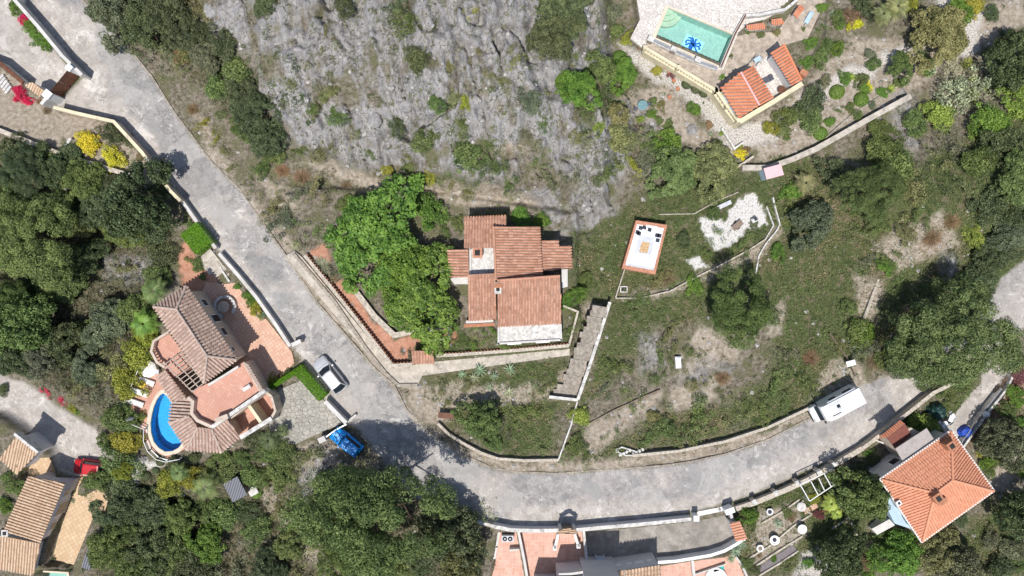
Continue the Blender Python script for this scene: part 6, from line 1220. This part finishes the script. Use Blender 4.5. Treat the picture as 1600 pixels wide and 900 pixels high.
# ---- meadow and right slope
for a in [('bush',1068,375,13,'dk'),('loose',1000,470,20,'md'),('loose',1030,430,18,'ol'),('loose',1130,380,22,'md'),('loose',1165,385,18,'md'),('loose',1105,398,14,'md'),('twiggy',1045,435,20,'bw'),('bush',1115,335,12,'md'),('bush',1178,352,8,'gd'),('bush',1085,445,14,'br'),('bush',1215,395,14,'br'),('loose',1225,330,22,'md'),('bush',1235,300,16,'br'),
  ('palm',1252,288,20,'ol'),('bush',1300,270,26,'dk'),('bush',1385,240,32,'md'),('bush',1400,270,34,'pi'),('loose',1420,300,30,'ol'),('bush',1380,210,24,'md'),('bush',1430,195,22,'md'),('bush',1465,180,26,'lg'),('loose',1500,140,44,'sl'),('loose',1480,105,30,'sl'),('loose',1520,120,30,'yg'),('bush',1540,190,30,'br'),('bush',1570,230,32,'dk'),('bush',1590,160,28,'lg'),('bush',1530,250,28,'md'),('bush',1560,200,22,'br'),('oak',1585,280,36,'md'),
  ('loose',1490,240,28,'gd'),('loose',1450,260,28,'ol'),('loose',1500,300,26,'ol'),('bush',1550,320,30,'dk'),('bush',1590,340,28,'dk'),('oak',1570,370,30,'gd'),('oak',1545,400,32,'dk'),('bush',1520,370,18,'lg'),('oak',1530,440,30,'dk'),('bush',1580,390,20,'dk'),('loose',1440,340,22,'md'),('bush',1415,365,16,'ol'),('twiggy',1460,370,26,'bw'),('twiggy',1490,345,22,'bw'),('loose',1390,400,20,'md'),('bush',1385,415,14,'br'),('loose',1360,410,16,'gd'),('loose',1350,340,20,'md'),('loose',1340,370,20,'ol'),
  ('bush',1370,350,18,'md'),('loose',1400,440,16,'md'),('bush',1325,480,14,'md'),('bush',1340,520,22,'md'),('loose',1355,545,24,'gd'),('bush',1350,520,20,'br'),('bush',1385,560,22,'md'),('twiggy',1370,565,24,'bw'),('loose',1310,540,14,'ol'),('loose',1400,470,18,'dk'),('oak',1420,560,34,'dk'),('loose',1040,560,18,'md'),('loose',1025,590,14,'md'),('loose',965,580,22,'md'),('loose',985,620,20,'md'),('loose',950,610,16,'gd'),('loose',1085,600,18,'ol'),('twiggy',1130,590,20,'bw'),('bush',1022,650,11,'ol'),('loose',1050,530,24,'ol'),('loose',1080,550,16,'md'),
  ('loose',1100,650,30,'md'),('loose',1150,650,26,'ol'),('loose',1180,640,24,'md'),('loose',1045,670,26,'md'),('loose',1010,680,20,'md'),('loose',960,690,18,'md'),('loose',1220,610,26,'md'),('loose',1260,600,22,'md'),('loose',1230,560,20,'gd'),('twiggy',1270,560,20,'bw'),('loose',1070,690,20,'ol'),('bush',1460,590,22,'dk'),('loose',1500,585,24,'md'),('bush',1440,665,24,'lg'),('bush',1425,660,14,'br'),('loose',1510,600,16,'md'),('loose',1490,620,18,'md'),('bush',1470,610,14,'md')]:
    P(*a[:4],a[4])
# ---- gardens
g = P('boxhedge',312,373,10,'br',name='clipped_hedge',cat='hedge',h=1.5,label='bright green clipped hedge block between the steps and the thin road wall',rot=R(-52)); g.scale = (1.35,1.15,1.5); g.color = (.13,.30,.02,1)
g = P('boxhedge',487,597,10,'br',name='clipped_hedge',cat='hedge',h=1.3,label='bright green clipped hedge between the silver car and the parking court',rot=R(-48)); g.scale = (2.1,.62,1.3); g.color = (.13,.30,.02,1)
g = P('boxhedge',446,591,10,'br',name='clipped_hedge',cat='hedge',h=.9,label='narrow bright green hedge along the upper edge of the parking court',rot=R(33)); g.scale = (1.9,.28,.9); g.color = (.13,.30,.02,1)
for a in [('bush',26,14,13,'br'),('bush',38,32,10,'pk'),('bush',47,40,11,'br'),('bush',62,62,13,'br'),('bush',75,72,11,'br'),('bush',52,50,9,'br'),('bush',33,148,11,'pk'),('bush',44,158,8,'pk'),('bush',26,140,7,'pk'),('bush',137,222,19,'ye'),('bush',178,245,18,'ye'),('bush',173,208,19,'dk'),('loose',205,240,14,'md'),('bush',218,245,7,'bw'),('bush',200,220,9,'dk'),('loose',100,226,8,'md'),('twiggy',72,172,12,'bw'),('twiggy',60,158,8,'bw'),
  ('palm',250,455,26,'md'),('palm',235,505,26,'br'),('bush',250,430,22,'md'),('loose',293,345,8,'br'),('bush',298,352,7,'md'),('loose',298,405,9,'md'),('bush',310,415,12,'md'),('bush',317,433,6,'md'),('bush',392,470,9,'br'),('bush',400,485,11,'yg'),('bush',384,462,7,'br'),('bush',370,448,6,'br'),('bush',410,494,7,'bl'),('bush',426,593,9,'yg'),('bush',440,587,7,'bw'),('bush',450,583,8,'dk'),('bush',262,560,8,'md'),('bush',222,650,8,'yg'),('bush',198,642,6,'br'),('bush',210,668,6,'yg'),('bush',197,612,8,'yg'),('bush',205,600,6,'yg'),
  ('palm',330,755,26,'md'),('palm',285,735,18,'md'),('bush',418,705,16,'md'),('palm',425,685,20,'dk'),('palm',445,672,13,'dk'),('bush',305,715,9,'dk'),('clipped',250,722,7,'dk'),('clipped',227,744,8,'dk'),('clipped',243,735,6,'dk'),('bush',330,725,10,'md'),('bush',350,715,14,'md'),('bush',380,715,14,'md'),('clipped',405,745,18,'md'),('clipped',400,770,10,'br'),('bush',150,750,18,'md'),('loose',140,762,14,'dk'),('bush',165,745,12,'dk'),('bush',10,745,9,'md'),('bush',25,760,14,'md'),('bush',10,790,14,'br'),('loose',12,760,10,'ol'),('bush',112,770,5,'md'),('bush',113,782,4,'sl'),
  ('pine',195,735,16,'yg'),('pine',178,700,12,'md'),('loose',70,612,9,'pk'),('loose',97,625,8,'pk'),('bush',112,636,8,'yg'),('bush',120,642,7,'br'),('bush',5,610,10,'dk'),('bush',140,845,5,'md'),('bush',84,873,4,'dk'),
  ('palm',1392,18,24,'ol'),('palm',1372,28,20,'ol'),('bush',1350,12,18,'dk'),('bush',1420,5,16,'yg'),('bush',1310,30,13,'md'),('bush',1335,38,12,'ye'),('bush',1328,25,14,'bw'),('bush',1302,22,7,'bl'),('bush',1312,38,9,'br'),('loose',1285,45,11,'md'),('bush',1268,68,10,'br'),('bush',1290,70,12,'md'),('bush',1308,78,13,'br'),('bush',1282,90,16,'md'),('bush',1262,98,10,'br'),('clipped',1347,155,12,'br'),('clipped',1309,143,12,'br'),('clipped',1283,208,11,'br'),('bush',1290,127,10,'gd'),('bush',1320,122,11,'br'),('agave',1330,120,12,'lg'),('bush',1350,138,10,'br'),('bush',1355,135,8,'ye'),('bush',1345,125,12,'md'),('bush',1365,100,12,'md'),('bush',1360,85,10,'gd'),('bush',1270,160,24,'dk'),('bush',1265,185,22,'md'),('bush',1225,185,20,'md'),('bush',1250,170,12,'md'),('bush',1275,150,12,'gd'),
  ('bush',1340,180,9,'md'),('bush',1328,168,8,'md'),('loose',1312,170,9,'md'),('agave',1392,138,12,'lg'),('bush',1380,145,10,'br'),('bush',1205,200,14,'yg'),('bush',1222,206,10,'ol'),('loose',1332,175,8,'md'),('bush',1362,163,7,'gd'),('loose',1325,72,7,'md'),('twiggy',1362,150,0.5,'bw'),('bush',1297,190,9,'br'),('bush',1225,205,9,'md'),('bush',1230,215,6,'md'),('bush',1405,130,9,'md'),('bush',1285,12,9,'br'),('yucca',1440,85,26,'md'),('yucca',1430,60,22,'ol'),('bush',1500,20,24,'br'),('bush',1520,10,20,'yg'),('clipped',1440,30,10,'bw'),('bush',1548,20,14,'dk'),('bush',1450,105,14,'br'),('bush',1567,55,8,'dk'),
  ('bush',1157,240,9,'ye'),('bush',1165,235,7,'bw'),('bush',1155,230,6,'yg'),('bush',1108,195,7,'bw'),('agave',1110,210,7,'bl'),('bush',1128,208,5,'lg'),('bush',1083,170,12,'br'),('bush',1020,160,8,'md'),('bush',1018,178,8,'br'),('bush',1033,165,8,'ol'),('bush',1000,187,7,'lg'),('bush',1030,188,7,'md'),('bush',1045,195,8,'md'),('bush',1050,225,17,'br'),('loose',1035,150,6,'md'),('bush',1027,110,9,'yg'),('bush',1050,115,7,'pu'),('clipped',1073,131,8,'dk'),('clipped',1088,138,8,'dk'),('clipped',1100,145,7,'dk'),('bush',1128,120,5,'br'),('bush',1168,50,4,'md'),('bush',1188,55,7,'ol'),('bush',1214,51,6,'ol'),('bush',1230,11,7,'ol'),('bush',1142,88,4,'md'),('loose',1112,155,7,'bw'),('bush',1120,225,8,'md'),('bush',1117,238,9,'dk'),('bush',1255,45,4,'md'),('loose',1095,180,7,'bw'),('bush',1000,75,4,'bw'),
  ('aloe',1140,862,0.4,'bl'),('aloe',1150,862,15,'bl'),('aloe',1160,852,12,'bl'),('aloe',1143,874,12,'bl'),('oak',1168,805,16,'br'),('bush',1168,880,9,'md'),('bush',1175,820,8,'md'),('bush',1280,762,10,'dk'),('palm',1293,783,17,'lg'),('bush',1275,778,9,'yg'),('palm',1303,800,12,'lg'),('aloe',1216,818,12,'bl'),('twiggy',1237,808,14,'bw'),('bush',1230,800,8,'md'),('bush',1281,803,10,'pu'),('bush',1209,873,6,'br'),('aloe',1365,857,14,'bl'),('bush',1350,880,16,'bw'),('bush',1382,840,18,'md'),('bush',1425,850,24,'ol'),('twiggy',1235,870,0.5,'bw'),('loose',1235,880,12,'md'),('bush',1180,890,8,'dk'),('bush',1262,880,10,'br'),('bush',1355,897,14,'br'),('bush',1365,720,10,'dk'),('bush',1345,735,14,'dk'),('loose',1358,705,10,'br'),('agave',1290,800,8,'lg'),('twiggy',1187,868,8,'bw'),
  ('bush',1575,640,16,'md'),('bush',1590,620,18,'br'),('bush',1595,665,14,'br'),('bush',1560,610,8,'bw'),('bush',1545,735,12,'md'),('yucca',1530,710,14,'yg'),('bush',1540,725,12,'br'),('bush',1560,720,8,'md'),('bush',1500,810,14,'dk'),('bush',1548,842,16,'gd'),('bush',1583,858,22,'gd'),('bush',1595,735,14,'br'),('bush',1430,800,0.3,'md'),('bush',1480,845,14,'ol'),('bush',1595,880,16,'md'),('bush',1560,890,24,'dk'),('bush',1590,585,16,'pu'),('loose',1575,600,12,'bw')]:
    if a[3] > 1: P(*a[:4],a[4])

# ---- past three hundred shrubs the smallest ones are one object of scrub
sh = sorted([q for q in REG if q[0].name.split('.')[0] == 'shrub' and not q[7]], key=lambda q: -q[4]); rest = sh[290:]; VV_ = []; TT_ = []
for q in rest:
    o = q[0]; me = o.data; n = len(me.vertices); v = np.empty(n*3, np.float32); me.vertices.foreach_get('co', v); v = v.reshape(-1, 3)*np.array(o.scale); t = np.empty(n//4, np.float32); me.attributes['tone'].data.foreach_get('value', t)
    c_, s_ = math.cos(o.rotation_euler.z), math.sin(o.rotation_euler.z); v = np.stack([v[:,0]*c_-v[:,1]*s_, v[:,0]*s_+v[:,1]*c_, v[:,2]], 1)+np.array(o.location); VV_.append(v); TT_.append(np.array(o.color[:3])[None]*(.5+1.2*t[:,None])); REG.remove(q); bpy.data.objects.remove(o)
if VV_: o = bpy.data.objects.new('small_shrubs', fastmesh('small_shrubs', np.concatenate(VV_), 4, None, 'cover', np.concatenate(TT_))); COL.objects.link(o); tag(o, 'the smallest shrubs dotted over the gardens and slopes', 'shrubs', kind='stuff')

# ---- labels that single each plant out
KN = dict(pine='pine', oak='leafy tree', fig='fig tree', bush='shrub', loose='loose shrub', clipped='clipped shrub', palm='palm', agave='agave rosette', aloe='aloe clump', yucca='spiky yucca', twiggy='twiggy bush', boxhedge='hedge')
def sector(dx, dy):
    a = (math.degrees(math.atan2(-dy, dx))+360) % 360; return ['right of','upper right of','above','upper left of','left of','lower left of','below','lower right of'][int((a+22.5)//45) % 8]
grp = {}
for o, kind, px, py, r, col, noun, label in REG:
    if label: o['label'] = label; continue
    L = min(LAND, key=lambda l: math.hypot(px-l[1], py-l[2])); dx, dy = px-L[1], py-L[2]
    size = 'large' if r > 30 else 'small' if r < 12 else 'medium'
    grp.setdefault((size, COLS[col][1], KN[kind], sector(dx, dy), L[0]), []).append((math.hypot(dx, dy), o))
ORD = ['', 'second nearest', 'third nearest', 'fourth nearest', 'fifth nearest', 'sixth nearest', 'seventh nearest', 'eighth nearest', 'ninth nearest', 'tenth nearest']
for (size, cn, kn, sec, L), it in grp.items():
    it.sort(key=lambda q: q[0])
    for i, (d, o) in enumerate(it):
        s = f'{size} {cn} {kn} {sec} {L}'
        if len(it) > 1: s += ', '+('nearest' if i == 0 else ORD[min(i, 9)])
        o['label'] = s.replace('shrub shrub', 'shrub')

# ================================================================ what nobody could count: leaves of the ground cover, scrub on the slopes
def scatter(n, seed):
    rs = np.random.default_rng(seed); x = rs.uniform(-62, 62, n); y = rs.uniform(-36.5, 36.5, n); return rs, x, y
roadk = np.maximum(sst(-5, 1, d_road), sst(-3, 1, d_side)); roadk = np.maximum(roadk, np.maximum(sst(-2, 1, d_drive), sst(-2, 1, d_up)))
free = (1-bare)*(1-roadk)
def cover(name, label, cat, dens, n, size, hgt, cols, seed, tuft=None, asp=.45):
    rs, x, y = scatter(n, seed); dd = interp(dens, x, y); k = rs.random(n) < dd; x, y = x[k], y[k]
    pn = fbm(x, y, .35, 3, seed+5); hn = fbm(x, y, .8, 2, seed+9)
    if tuft:
        m = tuft[0]; r = tuft[1]*(.4+1.0*rs.random(len(x))**1.5); th = rs.random((len(x), m))*6.283; rr = np.sqrt(rs.random((len(x), m)))*r[:,None]; hh = (r[:,None]*.85)*np.sqrt(np.maximum(0, 1-(rr/r[:,None])**2))*(.35+.65*rs.random(rr.shape))
        pn = (pn+.25*(rs.random(len(x))-.5))[:,None]*np.ones((1, m)); X_ = (x[:,None]+rr*np.cos(th)).ravel(); Y_ = (y[:,None]+rr*np.sin(th)).ravel(); Z_ = interp(Z, X_, Y_)+hh.ravel()+.02; pn = pn.ravel()
    else: X_, Y_ = x, y; Z_ = interp(Z, x, y)+.03+hgt*hn*rs.random(len(x))
    N = len(X_); C = np.stack([X_, Y_, Z_], 1); Nn = unit(rs.normal(size=(N,3))*.65+np.array([0,0,.8])); S = size*(.5+.9*rs.random(N)); V = quads(C, Nn, S, asp, rs)
    cols = np.array(cols); t = np.clip((pn-.3)/.4, 0, .999)*(len(cols)-1); i = t.astype(int); f = (t-i)[:,None]; c = cols[i]*(1-f)+cols[np.minimum(i+1, len(cols)-1)]*f; c = c*(.75+.85*rs.random((N,1)))
    me = fastmesh(name, V, 4, None, 'cover', c); o = bpy.data.objects.new(name, me); COL.objects.link(o); tag(o, label, cat, kind='stuff'); return N
veg = np.clip(.35+.9*(fbm(X, Y, .4, 3, 201)-.35)*2, 0, 1)
nn = cover('ground_creeper', 'green and brown leafy creeper carpeting the open meadow and slopes', 'ground cover', free*np.clip(z_grass*1.1-rockcov*.9-z_soil*.55-z_red, 0, 1)*(.5+.5*veg), 460000, .085, .5, [(.10,.145,.055),(.15,.21,.07),(.12,.17,.065),(.18,.215,.085),(.25,.22,.12),(.33,.26,.16)], 301)
nn += cover('leafy_weeds', 'knee high leafy weeds standing in clumps all over the meadow', 'weeds', free*np.clip(z_grass*1.1-rockcov*.9-z_soil*.7-z_red, 0, 1)*np.clip((fbm(X, Y, .55, 3, 261)-.36)*3.5, .08, 1), 34000, .075, .3, [(.075,.11,.04),(.14,.20,.06),(.19,.24,.08),(.13,.18,.065),(.22,.21,.11)], 361, (11, .26))
nn += cover('low_scrub', 'low tufts of scrub dotting the rock and dry slopes', 'scrub', free*np.clip((.10+.55*np.clip(fbm(X, Y, .6, 3, 211)-.42, 0, 1)*3)*(1-z_soil*.7)*(1-.35*rockcov)*(1-z_red)*(1+1.2*z_rock), 0, 1), 21000, .085, .3, [(.07,.10,.04),(.13,.17,.06),(.15,.16,.06),(.12,.13,.075),(.22,.19,.12)], 311, (14, .38))
nn += cover('scrub_patches', 'loose patches of olive and grey green scrub rooted in the rock', 'scrub', free*z_rock*np.clip((fbm(X, Y, .22, 3, 251)-.40)*4, .04, 1), 2600, .10, .4, [(.09,.12,.055),(.14,.17,.07),(.19,.20,.09),(.16,.15,.10),(.20,.18,.13)], 351, (60, .75))
nn += cover('forest_floor_litter', 'dark undergrowth leaves under the woods', 'undergrowth', free*z_woods*.8, 150000, .12, .7, [(.05,.07,.03),(.08,.11,.04),(.09,.11,.04),(.15,.12,.08)], 321)
nn += cover('dry_grass', 'pale dry grass and stalks over bare soil and verges', 'dry grass', free*np.clip(.15+.5*fbm(X, Y, 1.2, 2, 231)-.1, 0, 1)*(1-.6*z_woods), 150000, .07, .2, [(.16,.15,.075),(.26,.23,.15),(.34,.30,.21),(.20,.16,.12)], 331, None, .2)
vergeD = sst(-16, -3, d_road)*(1-sst(1, 6, d_road))*np.clip(fbm(X, Y, .7, 3, 241)*3-1.3, 0, 1)*(PY < 760)*(1-bare*(d_road < -3))
nn += cover('verge_weeds', 'weeds growing along the kerb and cracked road edge', 'weeds', np.clip(vergeD, 0, 1)*.8, 500000, .075, .12, [(.10,.13,.05),(.16,.17,.07),(.24,.21,.13)], 341, None, .35)
rs_ = np.random.default_rng(9)
def stones(n, dens, smin, smax, seed, name, label):
    rs, x, y = scatter(n, seed); k = rs.random(n) < interp(dens, x, y); x, y = x[k], y[k]; z = interp(Z, x, y); m = len(x); s = smin+(smax-smin)*rs.random(m)**3
    oc = np.array([(1,0,0),(0,1,0),(-1,0,0),(0,-1,0),(0,0,.8),(.6,.6,.4),(-.6,.6,.4)],float); F = [(0,5,4),(5,1,4),(1,6,4),(6,2,4),(2,3,4),(3,0,4)]
    V = oc[None]*(1+.5*(rs.random((m,7,1))-.5))*s[:,None,None]; a = rs.random(m)*6.283; c, s_ = np.cos(a)[:,None], np.sin(a)[:,None]; vx = V[...,0]*c-V[...,1]*s_; vy = V[...,0]*s_+V[...,1]*c
    V = np.stack([vx+x[:,None], vy+y[:,None], V[...,2]+z[:,None]-.02], -1); T = V[:, np.array(F)].reshape(-1, 3); me = fastmesh(name, T, 3, None, 'bouldr'); o = bpy.data.objects.new(name, me); COL.objects.link(o); tag(o, label, 'stones', kind='stuff')
stones(30000, free*np.clip(.1+.5*z_soil+.35*rockcov+.2*z_white, 0, 1)*.5, .04, .32, 401, 'loose_stones', 'loose pale stones scattered over soil and rock')
print('cover leaves', nn, 'plants', len(REG))
